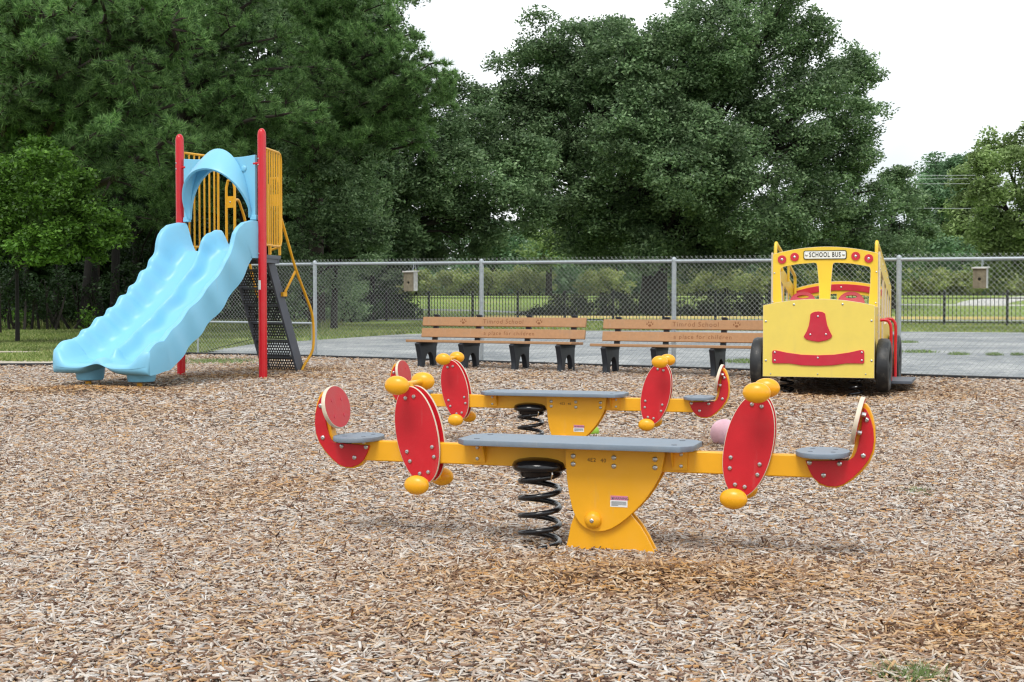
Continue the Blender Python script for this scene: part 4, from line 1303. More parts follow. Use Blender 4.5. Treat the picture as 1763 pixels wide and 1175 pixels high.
def gate():
    a = fpt(3) + FD * .06; b = fpt(3) + FD * 2.58; c = fpt(3) + FD * 3.35
    O = Vector((b.x, b.y, fence_z(b)))
    root = thing('chain_link_gate', 'chain link gate with a middle rail behind the dark stairs', 'gate', O)
    A = Vector((a.x, a.y, fence_z(a))) - O; Bv = Vector((0, 0, 0)); Cv = Vector((c.x, c.y, fence_z(c))) - O
    up = lambda p, z: p + Vector((0, 0, z))
    MB().tube([up(A, FH + .0), up(Cv, FH)], .024, 12).build('top_rail', 'galvanised', root)
    MB().tube([up(A, .60), up(Bv, .60)], .020, 10).build('middle_rail', 'galvanised', root)
    MB().tube([up(Bv, -.05), up(Bv, .95)], .018, 10).build('stile', 'galvanised', root)
    MB().tube([up(Cv, -.05), up(Cv, FH)], .034, 12).build('post', 'galvanised', root)
    MB().tube([up(A, .60), up(A, .05)], .012, 8).build('stile', 'galvanised', root)
    MB().tube([up(A, .60), up(Bv, .04)], .005, 6).build('tension_rod', 'edging', root)
    m = MB(); chain_mesh(m, (A.x, A.y), (Cv.x, Cv.y), A.z, Cv.z, FH)
    m.build('chain_mesh', 'wire', root)
gate()
def edging(name, pts, label):
    m = MB()
    for a, b in zip(pts[:-1], pts[1:]):
        a = Vector(a); b = Vector(b)
        n = max(1, round((b - a).length / 1.25))
        for k in range(n):
            p = a.lerp(b, k / n); q = a.lerp(b, (k + 1) / n)
            d = (q - p); L_ = d.length; ang = math.atan2(d.y, d.x)
            c = (p + q) / 2
            sl_ = math.atan2(zg(q.x, q.y) - zg(p.x, p.y), L_)
            m.box((c.x, c.y, zg(c.x, c.y) + .022), (L_ - .006, .07, .10), Matrix.Rotation(ang, 3, 'Z') @ Matrix.Rotation(-sl_, 3, 'Y'))
    return tag(m.build(name, 'edging', bevel=.008), label, 'edging')
edging('plastic_edging', BACK[0:5], 'black plastic edging between the left grass and the wood chips')
edging('plastic_edging', [tuple(Vector(p) + Vector((-.02, -.06))) for p in BACK[4:]], 'black plastic edging along the foot of the chain link fence')

# ================================================================== BIRDHOUSES
def birdhouse(px, ytop, ybot, wpx, label, side=.10, mats=('old_wood', 'old_wood_grey')):
    # hung just in front of the top rail
    k = (px - 881.5) / F
    # fence: P = FP0 + FD*t ; X = k*Y
    t = (k * FP0.y - FP0.x) / (FD.x - k * FD.y)
    p = FP0 + FD * t
    nrm = Vector((-FD.y, FD.x)); nrm = nrm if nrm.y < 0 else -nrm
    p = p + nrm * .09
    Y = p.y
    H = (ybot - ytop) * Y / F; Wd = wpx * Y / F
    c = at(px, ybot, Y)
    rz = math.atan2(-.486, .874)
    root = thing('birdhouse', label, 'birdhouse', (p.x, p.y, c.z), rz - R(3), 'birdhouses hung on the fence')
    D = .13
    hole = ellipse(.020, .020, 18, 0, (0, H * .42))
    MB().plate([[(-Wd / 2, 0), (Wd / 2, 0), (Wd / 2, H - .03), (-Wd / 2, H - .03)], hole], .018, XZ(-D / 2), 0, None, .001).build('front_board', mats[0], root)
    b = MB().box((-Wd / 2 + .009, .0, H / 2 - .01), (.018, D - .02, H - .03)).box((Wd / 2 - .009, .0, H / 2 - .01), (.018, D - .02, H - .03)).box((0, D / 2 - .01, H / 2), (Wd - .04, .018, H - .02)).box((0, 0, .02), (Wd - .04, D - .03, .018))
    b.build('box_body', mats[1], root)
    MB().box((0, -.005, H - .018), (Wd + .03, D + .05, .018), Matrix.Rotation(R(4), 3, 'X')).build('roof', mats[1], root, bevel=.002)
    hk = catmull([(0, D / 2 - .01, H - .01), (0, D / 2 - .005, H + .03), (0, .07, H + .085), (0, .10, H + .10), (0, .13, H + .07), (0, .125, H + .02)], 5, False)
    MB().tube(hk, .006, 6).build('hook', 'galvanised', root)
birdhouse(713, 466, 502, 20, 'weathered wooden birdhouse hanging on the fence between slide and first bench')
birdhouse(1690, 459, 497, 22, 'weathered birdhouse hanging on the fence beyond the play bus')

# ================================================================== BLACK RAILING
def black_fence():
    A = Vector((-7.4, 62.0)); B = Vector((18.6, 48.5))
    d = (B - A); L = d.length; d = d / L
    B = A + d * (L + 3); L += 3
    npan = 15
    root = thing('metal_railing', 'long black metal picket railing beyond the asphalt court', 'railing', (A.x, A.y, zg(A.x, A.y)))
    z = 0
    ang = math.atan2(d.y, d.x); Rm = Matrix.Rotation(ang, 3, 'Z')
    step = L / npan
    for i in range(npan + 1):
        p = d * (step * i)
        MB().box((p.x, p.y, .60), (.085, .085, 1.30), Rm).lathe([(.06, 0), (.06, .02), (.0005, .05)], Matrix.Translation((p.x, p.y, 1.25)), 8).build('post', 'fence_black', root)
    for i in range(npan):
        m = MB()
        c = d * (step * (i + .5))
        for z_ in (.13, 1.0, 1.11): m.box((c.x, c.y, z_), (step, .032, .036), Rm)
        n = 15
        for k in range(1, n):
            p = d * (step * (i + k / n))
            m.box((p.x, p.y, .62), (.020, .020, 1.12), Rm)
        m.build('picket_panel', 'fence_black', root)
black_fence()

# ================================================================== VEGETATION
def unit(r_, n):
    v = r_.normal(size=(n, 3))
    return v / np.linalg.norm(v, axis=1)[:, None]
def leaf_quads(P, size, seed, aspect=.5, up=.3):
    r_ = np.random.default_rng(seed)
    n = len(P)
    a = unit(r_, n); b = unit(r_, n)
    a[:, 2] *= .6
    a /= np.linalg.norm(a, axis=1)[:, None]
    nn = np.cross(a, b); nn /= np.linalg.norm(nn, axis=1)[:, None] + 1e-9
    nn[:, 2] += np.sign(nn[:, 2] + 1e-6) * up
    b = np.cross(nn, a); b /= np.linalg.norm(b, axis=1)[:, None] + 1e-9
    s_ = size * r_.uniform(.6, 1.35, n)[:, None]
    V = np.stack([P - a * s_ * .5, P + b * s_ * aspect * .5 - a * s_ * .05, P + a * s_ * .5, P - b * s_ * aspect * .5 - a * s_ * .05], 1).reshape(-1, 3)
    Q = np.arange(n * 4).reshape(-1, 4)
    return V, Q
def clump_points(lobes, per_m2, leaves, crad, seed, squash=.6, inner=.25):
    """lobes: (x, y, z, rx, ry, rz).  Leaf clumps mostly on the lobe skins, some inside."""
    r_ = np.random.default_rng(seed)
    pts = []
    for (x, y, z, rx, ry, rz) in lobes:
        area = 4 * pi * ((rx * ry + ry * rz + rx * rz) / 3)
        n = max(6, int(area * per_m2))
        d = unit(r_, n)
        keep = (d[:, 1] < .55)
        d = d[keep]; n = len(d)
        rad = np.where(r_.random(n) < inner, r_.uniform(.35, .8, n), r_.uniform(.82, 1.08, n))
        c = np.array([x, y, z]) + d * rad[:, None] * np.array([rx, ry, rz])
        cs = crad * r_.uniform(.55, 1.35, n)
        m = (leaves * (cs / crad) ** 2).astype(int) + 4
        idx = np.repeat(np.arange(n), m)
        g = unit(r_, len(idx)) * (r_.random(len(idx)) ** .45)[:, None]
        g[:, 2] *= squash
        pts.append(c[idx] + g * cs[idx][:, None])
    return np.concatenate(pts)
def limb(mb, a, b, r0, r1, bend, r_, n=6, seg=7):
    a = Vector(a); b = Vector(b)
    d = b - a
    off = Vector((r_.normal(0, 1), r_.normal(0, 1), r_.normal(0, .5))) * bend * d.length
    pts = []; rs = []
    for i in range(seg + 1):
        t = i / seg
        p = a.lerp(b, t) + off * math.sin(pi * t) * .5 + Vector((0, 0, bend * d.length * .5 * math.sin(pi * t)))
        pts.append(p + Vector((r_.normal(0, .02), r_.normal(0, .02), r_.normal(0, .02))) * d.length * (.5 if 0 < i < seg else 0))
        rs.append(r0 + (r1 - r0) * t)
    mb.tube(pts, rs, n)
    return pts
def sublobes(lobes, n, f, seed):
    r_ = np.random.default_rng(seed + 900)
    out = []
    for (x, y, z, rx, ry, rz) in lobes:
        out.append((x, y, z, rx * .72, ry * .72, rz * .72))
        k = 0
        while k < n:
            d = unit(r_, 1)[0]
            if d[1] > .5: continue
            q = f * r_.uniform(.75, 1.25)
            out.append((x + d[0] * rx * .72, y + d[1] * ry * .72, z + d[2] * rz * .72, rx * q, ry * q, rz * q * .8))
            k += 1
    return out
def broad_tree(name, label, base, trunk_r, fork, lobes, leafmat, per_m2=.9, leaves=90, crad=.75, leaf=.19, seed=1, cat='tree', group=None, bark='bark_oak', twigs=3, squash=.6, inner=.25, sub=0):
    base = Vector(base)
    root = thing(name, label, cat, base, 0, group)
    r_ = np.random.default_rng(seed)
    L = [(l[0] - base.x, l[1] - base.y, l[2] - base.z, l[3], l[4], l[5]) for l in lobes]
    P = clump_points(sublobes(L, sub, .40, seed) if sub else L, per_m2, leaves, crad, seed, squash, inner)
    V, Q = leaf_quads(P, leaf, seed + 1)
    raw_mesh('crown', V, Q, [leafmat], parent=root)
    mb = MB()
    fk = Vector(fork) - base
    mb.tube([(0, 0, -.2), (0, 0, .15), tuple(fk * .35), tuple(fk * .7), tuple(fk)], [trunk_r * 1.5, trunk_r * 1.15, trunk_r, trunk_r * .92, trunk_r * .8], 12)
    for l in L:
        c = Vector(l[:3])
        d0 = (c - fk).length
        r0 = min(trunk_r * .5, .04 + .013 * d0)
        pts = limb(mb, fk * r_.uniform(.75, 1.0), c, r0, r0 * .35, .12, r_)
        for k in range(twigs):
            u_ = unit(r_, 1)[0]
            e = c + Vector((u_[0] * l[3], -abs(u_[1]) * l[4], u_[2] * l[5])) * .85
            limb(mb, pts[-2 - k % 3], e, r0 * .38, r0 * .08, .12, r_, 5, 5)
    mb.build('trunk', bark, root, angle=60)
    return root
def lob(px, py, rpx, Y, rpy=None, ry=None):
    c = at(px, py, Y); r = rpx * Y / F
    return (c.x, c.y, c.z, r, ry if ry else r, (rpy if rpy else rpx) * Y / F)

# --- great live oak
OY = 76
oak_l = [(1000, 110, 95), (905, 130, 62), (950, 65, 50), (1060, 110, 70), (1040, 70, 40), (1115, 105, 60), (1180, 110, 95), (1230, 50, 75), (1290, 40, 75), (1330, 90, 80), (1395, 65, 42),
         (1250, 190, 110), (1380, 190, 85), (1445, 150, 52), (1480, 110, 32), (1470, 210, 45), (1425, 270, 70), (890, 220, 70), (975, 220, 100), (1080, 220, 110), (1180, 290, 110), (950, 320, 90),
         (1060, 340, 110), (1290, 330, 110), (1400, 350, 80), (1165, 390, 90), (1010, 385, 65), (1300, 400, 75), (1480, 350, 60), (930, 385, 45), (1240, 425, 50), (870, 170, 35), (1500, 410, 55), (1360, 420, 60), (890, 300, 70), (860, 250, 45), (1110, 430, 40), (1480, 270, 35), (1340, 10, 60), (1210, 15, 45)]
rr = np.random.default_rng(3)
lobes = []
for (x, y, r) in oak_l:
    edge = abs(x - 1170) / 340
    dy = -6 * (1 - edge) * rr.uniform(.1, 1) + rr.uniform(-1.5, 2.5)
    lobes.append(lob(x, y, r, OY + dy))
    if r > 80: lobes.append(lob(x + rr.uniform(-40, 40), y + rr.uniform(-30, 30), r * .9, OY + 5))
ob = at(1124, 500, OY)
broad_tree('oak_tree', 'huge dark green spreading oak with thick trunk behind the benches', (ob.x, OY, zg(ob.x, OY)), .72, (ob.x + .2, OY, 4.4), lobes, 'leaf_oak', per_m2=1.25, leaves=75, crad=.6, leaf=.2, seed=5, sub=8, squash=.65, inner=.15)
# --- oak left of it
lobes = [lob(x, y, r, 68 + rr.uniform(-3, 3)) for (x, y, r) in [(800, 165, 38), (760, 215, 60), (700, 260, 70), (830, 235, 55), (780, 300, 80), (700, 345, 70), (850, 320, 70), (910, 340, 50), (760, 370, 60), (840, 385, 45), (660, 300, 60), (640, 380, 60), (905, 270, 50), (700, 400, 40), (735, 330, 55), (790, 260, 50), (810, 410, 40), (690, 210, 45), (740, 420, 35)]]
lb = at(628, 480, 68)
broad_tree('oak_tree', 'smaller dark oak between the pines and the huge oak', (lb.x, 68, zg(lb.x, 68)), .3, (lb.x + 1.2, 68, 4.6), lobes, 'leaf_oak', per_m2=1.5, leaves=75, crad=.55, leaf=.19, seed=15, sub=7, squash=.65, inner=.25)
# --- right of the oak
lobes = [lob(x, y, r, 82 + rr.uniform(-3, 3)) for (x, y, r) in [(1530, 330, 45), (1548, 380, 50), (1500, 400, 60), (1565, 415, 42), (1440, 420, 50), (1380, 430, 45), (1560, 440, 50), (1480, 450, 45), (1540, 300, 22)]]
lb = at(1530, 480, 82)
broad_tree('oak_tree', 'low rounded dark tree beside the right edge of the huge oak', (lb.x, 82, zg(lb.x, 82)), .35, (lb.x, 82, 3.5), lobes, 'leaf_oak', per_m2=1.1, leaves=65, crad=.6, leaf=.2, seed=25, sub=6, squash=.5, inner=.12)
# --- light green tree at the right edge
lobes = [lob(x, y, r, 66 + rr.uniform(-3, 3)) for (x, y, r) in [(1740, 300, 55), (1720, 245, 30), (1770, 250, 45), (1700, 330, 40), (1760, 380, 70), (1700, 400, 45), (1745, 440, 60), (1690, 280, 22), (1820, 330, 90), (1800, 420, 80), (1690, 440, 35)]]
lb = at(1790, 480, 66)
broad_tree('maple_tree', 'yellow green leafy tree at the right edge of the view', (lb.x, 66, zg(lb.x, 66)), .25, (lb.x, 66, 3.5), lobes, 'leaf_light', per_m2=1.8, leaves=60, crad=.5, leaf=.19, seed=35, inner=.25, sub=6)
# --- far trees, right, beyond the wires
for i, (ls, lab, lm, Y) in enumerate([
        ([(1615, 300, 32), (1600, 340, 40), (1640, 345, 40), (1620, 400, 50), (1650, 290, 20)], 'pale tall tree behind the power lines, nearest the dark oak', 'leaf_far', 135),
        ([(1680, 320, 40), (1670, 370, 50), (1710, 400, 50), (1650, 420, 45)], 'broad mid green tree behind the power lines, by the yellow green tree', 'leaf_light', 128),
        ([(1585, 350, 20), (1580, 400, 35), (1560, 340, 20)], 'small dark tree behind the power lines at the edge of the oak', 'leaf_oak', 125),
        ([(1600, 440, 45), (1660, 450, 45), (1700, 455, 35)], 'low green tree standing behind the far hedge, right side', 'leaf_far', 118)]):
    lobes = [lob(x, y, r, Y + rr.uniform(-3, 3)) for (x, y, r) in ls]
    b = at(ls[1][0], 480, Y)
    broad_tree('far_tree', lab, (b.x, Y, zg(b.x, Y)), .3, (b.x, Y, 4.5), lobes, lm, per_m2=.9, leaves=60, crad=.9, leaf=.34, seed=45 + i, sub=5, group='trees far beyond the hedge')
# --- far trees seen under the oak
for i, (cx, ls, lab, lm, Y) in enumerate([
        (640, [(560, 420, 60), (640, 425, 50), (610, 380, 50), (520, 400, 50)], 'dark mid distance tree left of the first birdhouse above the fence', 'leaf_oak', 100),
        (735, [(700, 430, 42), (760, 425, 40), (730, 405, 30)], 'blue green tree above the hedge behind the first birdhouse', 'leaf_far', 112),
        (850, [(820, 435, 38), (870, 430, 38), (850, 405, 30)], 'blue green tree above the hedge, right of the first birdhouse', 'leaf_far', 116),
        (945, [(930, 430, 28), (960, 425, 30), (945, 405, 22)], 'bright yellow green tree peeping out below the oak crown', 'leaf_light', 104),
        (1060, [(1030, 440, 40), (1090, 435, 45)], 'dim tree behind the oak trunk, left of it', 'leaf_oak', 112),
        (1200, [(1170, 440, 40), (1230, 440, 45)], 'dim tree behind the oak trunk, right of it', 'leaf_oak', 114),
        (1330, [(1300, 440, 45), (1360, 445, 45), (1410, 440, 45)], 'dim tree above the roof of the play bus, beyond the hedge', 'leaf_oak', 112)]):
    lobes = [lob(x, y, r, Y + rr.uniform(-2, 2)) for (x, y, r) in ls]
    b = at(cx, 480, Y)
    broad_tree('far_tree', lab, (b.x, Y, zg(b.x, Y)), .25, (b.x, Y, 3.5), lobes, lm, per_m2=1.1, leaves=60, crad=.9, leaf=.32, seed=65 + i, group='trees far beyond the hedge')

# --- hedge and shrubs
def shrub(name, label, lobes, lm, seed, per=1.6, leaves=60, crad=.35, leaf=.13, group=None, cat='shrub', stems=True, inner=.2):
    x = sum(l[0] for l in lobes) / len(lobes); y = sum(l[1] for l in lobes) / len(lobes)
    base = Vector((x, y, zg(x, y)))
    root = thing(name, label, cat, base, 0, group)
    L = [(l[0] - base.x, l[1] - base.y, l[2] - base.z, l[3], l[4], l[5]) for l in lobes]
    P = clump_points(L, per, leaves, crad, seed, .7, inner)
    P = P[P[:, 2] > 0]
    V, Q = leaf_quads(P, leaf, seed + 1)
    raw_mesh('foliage', V, Q, [lm], parent=root)
    r_ = np.random.default_rng(seed)
    mb = MB()
    for l in L:
        for k in range(3):
            b0 = (l[0] + r_.normal(0, .2), l[1] + r_.normal(0, .2), -.1)
            limb(mb, b0, (l[0] + r_.normal(0, .4) * l[3], l[1] + r_.normal(0, .3) * l[4], l[2] + l[5] * .4), .05, .015, .1, r_, 5, 4)
    mb.build('stems', 'bark_oak', root, angle=60)
    return root
# clipped row of olive green shrubs along the far lawn
specs = [(505, 560, 462), (560, 625, 462), (622, 690, 464), (684, 752, 463), (748, 815, 461), (812, 880, 462), (876, 945, 458), (1000, 1075, 462), (1150, 1220, 462), (1220, 1290, 460), (1290, 1365, 462), (1365, 1440, 462), (1440, 1515, 461),
         (1510, 1575, 462), (1572, 1640, 460), (1636, 1700, 464), (1696, 1763, 462), (1760, 1830, 464)]
where = ['hidden behind the dark stairs', 'right of the slide stairs', 'left of the first birdhouse', 'behind the first birdhouse', 'just right of the first birdhouse', 'above the middle of the first bench', 'between first bench and oak trunk', 'left of the oak trunk',
         'right of the oak trunk', 'above the second bench', 'left of the play bus', 'behind the bus windscreen, left pane', 'behind the bus windscreen, right pane', 'just right of the play bus', 'right of the fence post beside the bus',
         'left of the second birdhouse', 'behind the second birdhouse', 'right of the second birdhouse']
for i, ((x0, x1, yt), wh) in enumerate(zip(specs, where)):
    Y = 106 + rr.uniform(-1, 1)
    cx = (x0 + x1) / 2; r = (x1 - x0) / 2
    ls = [lob(cx - r * .4, yt + 26 + rr.uniform(-3, 3), r * .75, Y, 22), lob(cx + r * .45, yt + 27 + rr.uniform(-3, 3), r * .75, Y + .5, 22), lob(cx, yt + 22, r * .7, Y - .5, 17)]
    shrub('hedge_shrub', 'olive green rounded hedge shrub ' + wh, ls, 'leaf_hedge', 100 + i, per=3.0, leaves=50, crad=.42, leaf=.22, group='row of olive hedge shrubs', cat='hedge')
# dark dense bushes behind the benches
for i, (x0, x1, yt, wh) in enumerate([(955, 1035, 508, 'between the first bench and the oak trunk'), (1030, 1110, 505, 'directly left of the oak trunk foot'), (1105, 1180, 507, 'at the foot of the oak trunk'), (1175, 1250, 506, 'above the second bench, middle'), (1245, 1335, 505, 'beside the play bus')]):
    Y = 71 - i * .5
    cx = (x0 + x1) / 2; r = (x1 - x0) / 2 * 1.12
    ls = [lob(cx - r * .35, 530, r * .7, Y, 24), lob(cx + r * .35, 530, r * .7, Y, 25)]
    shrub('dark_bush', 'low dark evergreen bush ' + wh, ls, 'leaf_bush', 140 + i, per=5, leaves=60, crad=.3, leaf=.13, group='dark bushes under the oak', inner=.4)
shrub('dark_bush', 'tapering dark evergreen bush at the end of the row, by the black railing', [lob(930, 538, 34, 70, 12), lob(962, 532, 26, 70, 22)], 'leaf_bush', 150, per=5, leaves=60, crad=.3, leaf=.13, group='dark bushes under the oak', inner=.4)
# big overgrown shrub at the end of the railing
shrub('overgrown_shrub', 'large overgrown grey green shrub at the end of the black railing', [lob(560, 505, 55, 58, 50), lob(600, 515, 35, 57, 38), lob(520, 500, 50, 59, 52), lob(470, 500, 50, 60, 52), (at(590, 480, 58).x, 58, at(590, 480, 58).z, 1.1, 1.1, .7)],
      'leaf_oak', 160, per=4, leaves=60, crad=.4, leaf=.14, inner=.3)
# bright broadleaf tree at the left edge
lobes = [lob(x, y, r, 30.5 + rr.uniform(-1.2, .8)) for (x, y, r) in [(60, 300, 55), (10, 330, 60), (115, 345, 55), (50, 380, 60), (155, 385, 45), (0, 400, 50), (195, 405, 30), (75, 262, 25), (110, 415, 42), (-40, 340, 60), (30, 285, 40), (60, 425, 40), (170, 425, 28), (100, 300, 35)]]
lb = at(30, 560, 31.5)
broad_tree('holly_tree', 'bright green small leafed tree in front of the dark wood, left edge', (lb.x, 31.5, zg(lb.x, 31.5)), .045, (lb.x, 31.5, 2.2), lobes, 'leaf_bright', per_m2=7, leaves=55, crad=.25, leaf=.10, seed=171, bark='bark_dark', twigs=2, sub=6, inner=.15)

# --- pines
def pine(name, label, base, h, tr, branches, seed, lean=(0, 0), tuft=.20, nn=44, group='tall pines'):
    """branches: list of end points (world); each carries side shoots with needle tufts"""
    base = Vector(base)
    root = thing(name, label, 'pine tree', base, 0, group)
    r_ = np.random.default_rng(seed)
    mb = MB()
    tp = []
    for i in range(9):
        t = i / 8
        tp.append(Vector((lean[0] * t, lean[1] * t, h * t - (.2 if i == 0 else 0))))
    mb.tube(tp, [tr * (1.15 if i == 0 else 1) * (1 - .7 * i / 8) for i in range(9)], 12)
    C_, D_ = [], []
    for e in branches:
        e = Vector(e) - base
        d2 = math.hypot(e.x, e.y)
        z0 = min(h * .95, max(h * .2, e.z - d2 * r_.uniform(.1, .35)))
        st = Vector((lean[0] * z0 / h, lean[1] * z0 / h, z0))
        d = e - st
        L_ = d.length
        n = max(4, int(L_ / .6))
        pts = []
        sag = r_.uniform(-.05, .12) * L_
        side = Vector((r_.normal(0, .06), r_.normal(0, .06), 0)) * L_
        for i in range(n + 1):
            t = i / n
            pts.append(st + d * t + Vector((0, 0, 1)) * sag * math.sin(pi * t) + side * math.sin(2 * pi * t) + Vector((r_.normal(0, .04), r_.normal(0, .04), r_.normal(0, .04))))
        r0 = .03 + .012 * L_
        mb.tube(pts, [r0 * (1 - .8 * i / n) for i in range(n + 1)], 6)
        # side shoots
        for i in range(max(1, int(n * .25)), n + 1):
            t = i / n
            for k in range(int(r_.integers(4, 8))):
                dd = (d.normalized() * r_.uniform(.2, 1) + Vector(unit(r_, 1)[0]) * .9)
                dd.z = dd.z * .55 + .1
                dd.normalize()
                l_ = r_.uniform(.35, 1.2) * (1.15 - .5 * t)
                a = pts[i]; b = a + dd * l_
                mb.tube([a, a.lerp(b, .5) + Vector((0, 0, .03)), b], [r0 * .25, r0 * .15, .006], 4, cap=False)
                for q in range(int(2 + l_ * 4)):
                    s_ = 1 - .75 * r_.random() ** 1.6
                    c = a.lerp(b, s_) + Vector(r_.normal(0, .05, 3))
                    C_.append(tuple(c)); v = dd + Vector((0, 0, .5)) + Vector(r_.normal(0, .3, 3)); v.normalize(); D_.append(tuple(v))
    C_ = np.array(C_); D_ = np.array(D_)
    n = len(C_)
    idx = np.repeat(np.arange(n), nn)
    dirs = D_[idx] * .65 + unit(r_, n * nn) * .95
    dirs /= np.linalg.norm(dirs, axis=1)[:, None]
    ln = tuft * r_.uniform(.6, 1.15, len(idx))
    Cb = C_[idx] + r_.normal(0, .02, (len(idx), 3))
    sd = np.cross(dirs, unit(r_, len(idx))); sd /= np.linalg.norm(sd, axis=1)[:, None] + 1e-9
    wv = .0105
    V = np.stack([Cb - sd * wv, Cb + sd * wv, Cb + dirs * ln[:, None]], 1).reshape(-1, 3)
    T = np.arange(len(V)).reshape(-1, 3)
    raw_mesh('needles', V, None, ['leaf_pine'], parent=root, tris=T)
    mb.build('trunk', 'bark_pine', root, angle=60)
    return root
def ends(pxs, Y, spread=3.0, seed=0):
    r_ = np.random.default_rng(seed)
    return [at(x, y, Y + r_.uniform(-spread, spread)) for x, y in pxs]
def fill(x0, x1, y0, y1, n, seed, shape=None):
    r_ = np.random.default_rng(seed)
    out = []
    while len(out) < n:
        x = r_.uniform(x0, x1); y = r_.uniform(y0, y1)
        if shape is None or shape(x, y): out.append((x, y))
    return out
pb = at(-8, 560, 39)
pine('pine_tree', 'pine with long drooping boughs at the left edge, in front of the wood', (pb.x, 39, zg(pb.x, 39)), 14, .15,
     ends([(150, 60), (230, 110), (310, 60), (290, 150), (180, 160), (120, 20), (250, 10), (60, 90), (90, 170), (300, 230), (230, 240), (-60, 60), (-80, 140), (30, 150), (20, 20), (200, 200)] + fill(-60, 320, -120, 200, 10, 4), 32, 1.8, 31), 201)
pb = at(318, 565, 40)
pine('pine_tree', 'tall pine rising right behind the slide tower', (pb.x, 40, zg(pb.x, 40)), 16, .24,
     ends([(380, 250), (470, 230), (420, 160), (540, 210), (300, 260), (240, 300), (350, 330), (480, 130), (560, 120), (280, 330), (230, 370)] + fill(220, 560, -160, 260, 24, 5), 39, 2.5, 32), 202)
def shp(x, y):
    # outer silhouette falling from (650,-20) to (765,130) and back to (740,235)
    if y < 0: lim = 655 - y * -.2
    elif y < 130: lim = 655 + (y / 130) * 105
    else: lim = 760 - (y - 130) * .2
    return x < lim - 12
pb = at(545, 565, 46)
pine('pine_tree', 'widest pine, its boughs reaching out over the sky beside the oak', (pb.x, 46, zg(pb.x, 46)), 18, .27,
     ends([(750, 130), (745, 160), (735, 210), (720, 100), (700, 60), (660, 10), (690, 180), (640, 200), (700, 225), (655, 110), (600, 60), (560, 240), (620, 240), (590, 160), (740, 110), (755, 145), (745, 185), (725, 135), (700, 150), (715, 175), (690, 120), (675, 80), (690, 205), (665, 45), (670, 150)] + fill(480, 760, -160, 245, 30, 6, shp), 44, 2.6, 33), 203)
pb = at(160, 562, 50)
pine('pine_tree', 'dim pine deeper in the wood above the bright green tree', (pb.x, 50, zg(pb.x, 50)), 18, .27,
     ends(fill(-60, 420, -140, 300, 44, 7), 50, 3, 34), 204, tuft=.24, nn=30)
lobes = [lob(x, y, r, 43.5 + rr.uniform(-1, 1)) for (x, y, r) in [(520, 270, 40), (570, 300, 50), (620, 280, 40), (540, 350, 50), (600, 360, 50), (640, 330, 35), (560, 410, 50), (620, 415, 45), (510, 430, 35), (650, 400, 25), (500, 370, 30), (590, 465, 40), (540, 475, 40), (640, 450, 20)]]
pb = at(575, 560, 44)
broad_tree('laurel_tree', 'dense dull green small leafed tree between slide tower and fence, below the pine boughs', (pb.x, 44, zg(pb.x, 44)), .10, (pb.x, 44.4, 2.5), lobes, 'leaf_oak', per_m2=4.5, leaves=50, crad=.28, leaf=.115, seed=181, twigs=1, sub=5, inner=.2)
# --- dark broadleaf trees of the wood (trunks show between bush and slide)
wood = [(-40, 46), (40, 54), (95, 47), (142, 44), (175, 49), (196, 46), (235, 55), (270, 50), (310, 54), (370, 56), (420, 54), (470, 58), (530, 57), (590, 60), (640, 63)]
wpos = ['outside the left edge', 'behind the bright green tree, left part', 'under the bright green tree', 'with a slim dark trunk under the bright green tree', 'with a trunk between slide and bright green tree', 'with the palest trunk beside the slide',
        'just left of the slide chute', 'behind the upper slide chute', 'behind the left red post', 'behind the blue canopy', 'behind the right red post', 'behind the dark stairs', 'right of the slide stairs', 'above the fence right of the stairs', 'beside the smaller oak']
for i, ((px, Y), wp) in enumerate(zip(wood, wpos)):
    r_ = np.random.default_rng(300 + i)
    ls = []
    ylow = 455 if px < 320 else 400
    for k in range(9):
        ls.append(lob(px + r_.normal(0, 45), r_.uniform(-60, ylow - 60), r_.uniform(45, 75), Y + r_.uniform(-2, 3)))
    if px >= 250:
        for k in range(3): ls.append(lob(px + r_.normal(0, 30), r_.uniform(400, 500), 45, Y + 2))
    b = at(px, 560, Y)
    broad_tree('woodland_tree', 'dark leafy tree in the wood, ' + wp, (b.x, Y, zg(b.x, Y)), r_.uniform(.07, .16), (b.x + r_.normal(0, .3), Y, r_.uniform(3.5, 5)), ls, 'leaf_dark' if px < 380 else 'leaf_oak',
               per_m2=1.3, leaves=45, crad=.55, leaf=.17, seed=310 + i, group='dark trees of the left wood', twigs=1, bark='bark_dark')
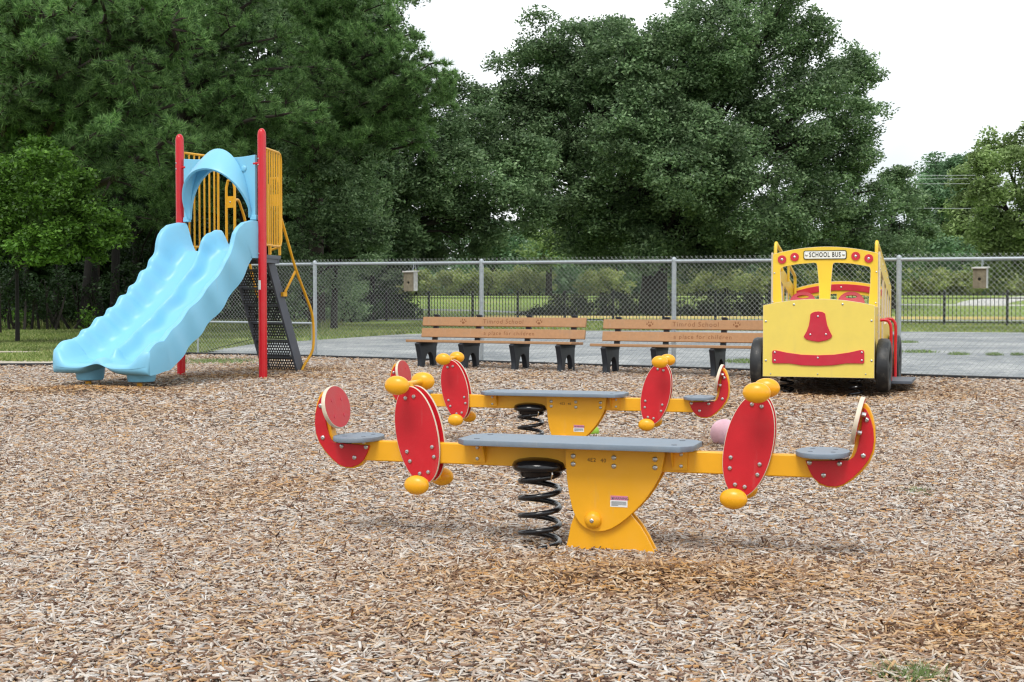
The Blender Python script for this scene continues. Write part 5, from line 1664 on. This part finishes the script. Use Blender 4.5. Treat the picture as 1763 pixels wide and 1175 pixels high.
# understorey shrubs at the wood's edge
for i, (px, py, r, Y, lm, lab) in enumerate([(-5, 492, 46, 42, 'leaf_dark', 'tall dark shrub under the bright green tree, at the very left edge'), (62, 498, 44, 43, 'leaf_dark', 'tall dark shrub under the middle of the bright green tree'),
                                             (125, 495, 42, 44, 'leaf_dark', 'tall dark shrub under the right part of the bright green tree'), (215, 490, 40, 45, 'leaf_dark', 'tall dark shrub behind the middle of the slide chute'), (20, 545, 26, 44, 'leaf_bright', 'low green shrub at the wood edge, by the left edge of the view'), (55, 520, 30, 46, 'leaf_dark', 'dark shrub under the bright green tree'), (105, 530, 34, 45, 'leaf_dark', 'dark spindly shrub at the wood edge, left of the pale trunk'),
                                             (148, 552, 16, 43, 'leaf_bright', 'small green shrub against the foot of the slide chute'), (180, 535, 28, 46, 'leaf_dark', 'dark shrub half hidden by the slide chute'), (-20, 500, 40, 47, 'leaf_dark', 'dark shrub at the wood edge, outside the view'), (395, 520, 50, 50, 'leaf_dark', 'dark shrub seen through the gate left of the stairs'), (500, 545, 34, 52, 'leaf_oak', 'green shrub seen through the fence right of the stairs')]):
    shrub('woodland_shrub', lab, [lob(px, py, r, Y), lob(px + r * .8, py + 6, r * .7, Y + .4)], lm, 400 + i, per=4, leaves=40, crad=.28, leaf=.11, group='shrubs at the wood edge')
# depth of the wood
ls = []
r_ = np.random.default_rng(77)
for k in range(190):
    ls.append(lob(r_.uniform(-120, 640), 560 - 660 * r_.random() ** 1.5, r_.uniform(50, 85), r_.uniform(60, 74)))
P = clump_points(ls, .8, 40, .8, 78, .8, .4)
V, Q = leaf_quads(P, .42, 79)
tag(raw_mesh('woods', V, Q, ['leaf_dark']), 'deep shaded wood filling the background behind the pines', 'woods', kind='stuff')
# far wood line right and centre so no bare horizon shows under the crowns
ls = []
for k in range(110):
    x = r_.uniform(440, 1830)
    ls.append(lob(x, r_.uniform(440, 500), r_.uniform(26, 40), r_.uniform(135, 150)))
P = clump_points(ls, .9, 36, 1.2, 88, .8, .4)
V, Q = leaf_quads(P, .6, 89)
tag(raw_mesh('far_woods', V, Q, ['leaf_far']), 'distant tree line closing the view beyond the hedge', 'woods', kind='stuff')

# weeds in mulch and asphalt
def weed(px, py, wpx, n, h, label, on='asphalt'):
    d = ray(px, py)
    Y = 20.0
    for _ in range(12):
        p = at(px, py, Y); g = zg(p.x, p.y); Y = (CAMZ - g) * Y / (CAMZ - p.z)
    p = at(px, py, Y)
    r_ = np.random.default_rng(int(px * 7 + py))
    ww = wpx * Y / F / 2
    x = r_.normal(0, ww * .6, n); y = r_.normal(0, ww * .5, n)
    a = r_.uniform(0, pi, n); H = h * r_.uniform(.4, 1.3, n); wv = .0012 * Y / 4 + .002
    ln = r_.normal(0, .6, (n, 2)) * H[:, None]
    z = np.zeros(n)
    V = np.stack([np.stack([x - np.cos(a) * wv, y - np.sin(a) * wv, z], 1), np.stack([x + np.cos(a) * wv, y + np.sin(a) * wv, z], 1), np.stack([x + ln[:, 0], y + ln[:, 1], z + H], 1)], 1).reshape(-1, 3)
    o = raw_mesh('weed_patch', V, None, ['leaf_light'], tris=np.arange(n * 3).reshape(-1, 3))
    o.location = (p.x, p.y, zg(p.x, p.y) + .012)
    tag(o, label, 'weeds', 'weeds')
weed(1583, 857, 44, 140, .05, 'small green weeds in the wood chips right of the nearer seesaw')
weed(1575, 1186, 90, 420, .06, 'green grass tuft in the wood chips at the bottom of the view')
weed(375, 627, 130, 1500, .07, 'thin green weeds among the chips between the two red posts')
weed(1583, 608, 45, 500, .05, 'longest weed strip in an asphalt crack beside the play bus')
weed(1562, 591, 26, 300, .05, 'short weed tuft on the asphalt just behind the bus wheel')
weed(1650, 612, 26, 300, .05, 'short weed tuft on the asphalt left of the second birdhouse')
weed(1712, 613, 20, 260, .05, 'short weed tuft on the asphalt under the second birdhouse')
weed(1752, 613, 18, 200, .05, 'last weed tuft on the asphalt at the right edge')
weed(1290, 625, 70, 1200, .05, 'bright green weeds on the asphalt between second bench and play bus')

# power lines
for i, (y0, y1, lab) in enumerate([(300, 297, 'topmost pale power line above the far trees'), (306, 303, 'second pale power line from the top'), (315, 311, 'third pale power line, just under the upper pair'), (356, 355, 'lowest pale power line, well below the others')]):
    a = at(1440, y0, 122); b = at(1900, y1, 112)
    pts = [a.lerp(b, t / 16) - Vector((0, 0, 1.2)) * math.sin(pi * t / 16) * .15 for t in range(17)]
    tag(MB().tube(pts, .018, 5).build('power_line', 'cable'), lab, 'power line', 'power lines')
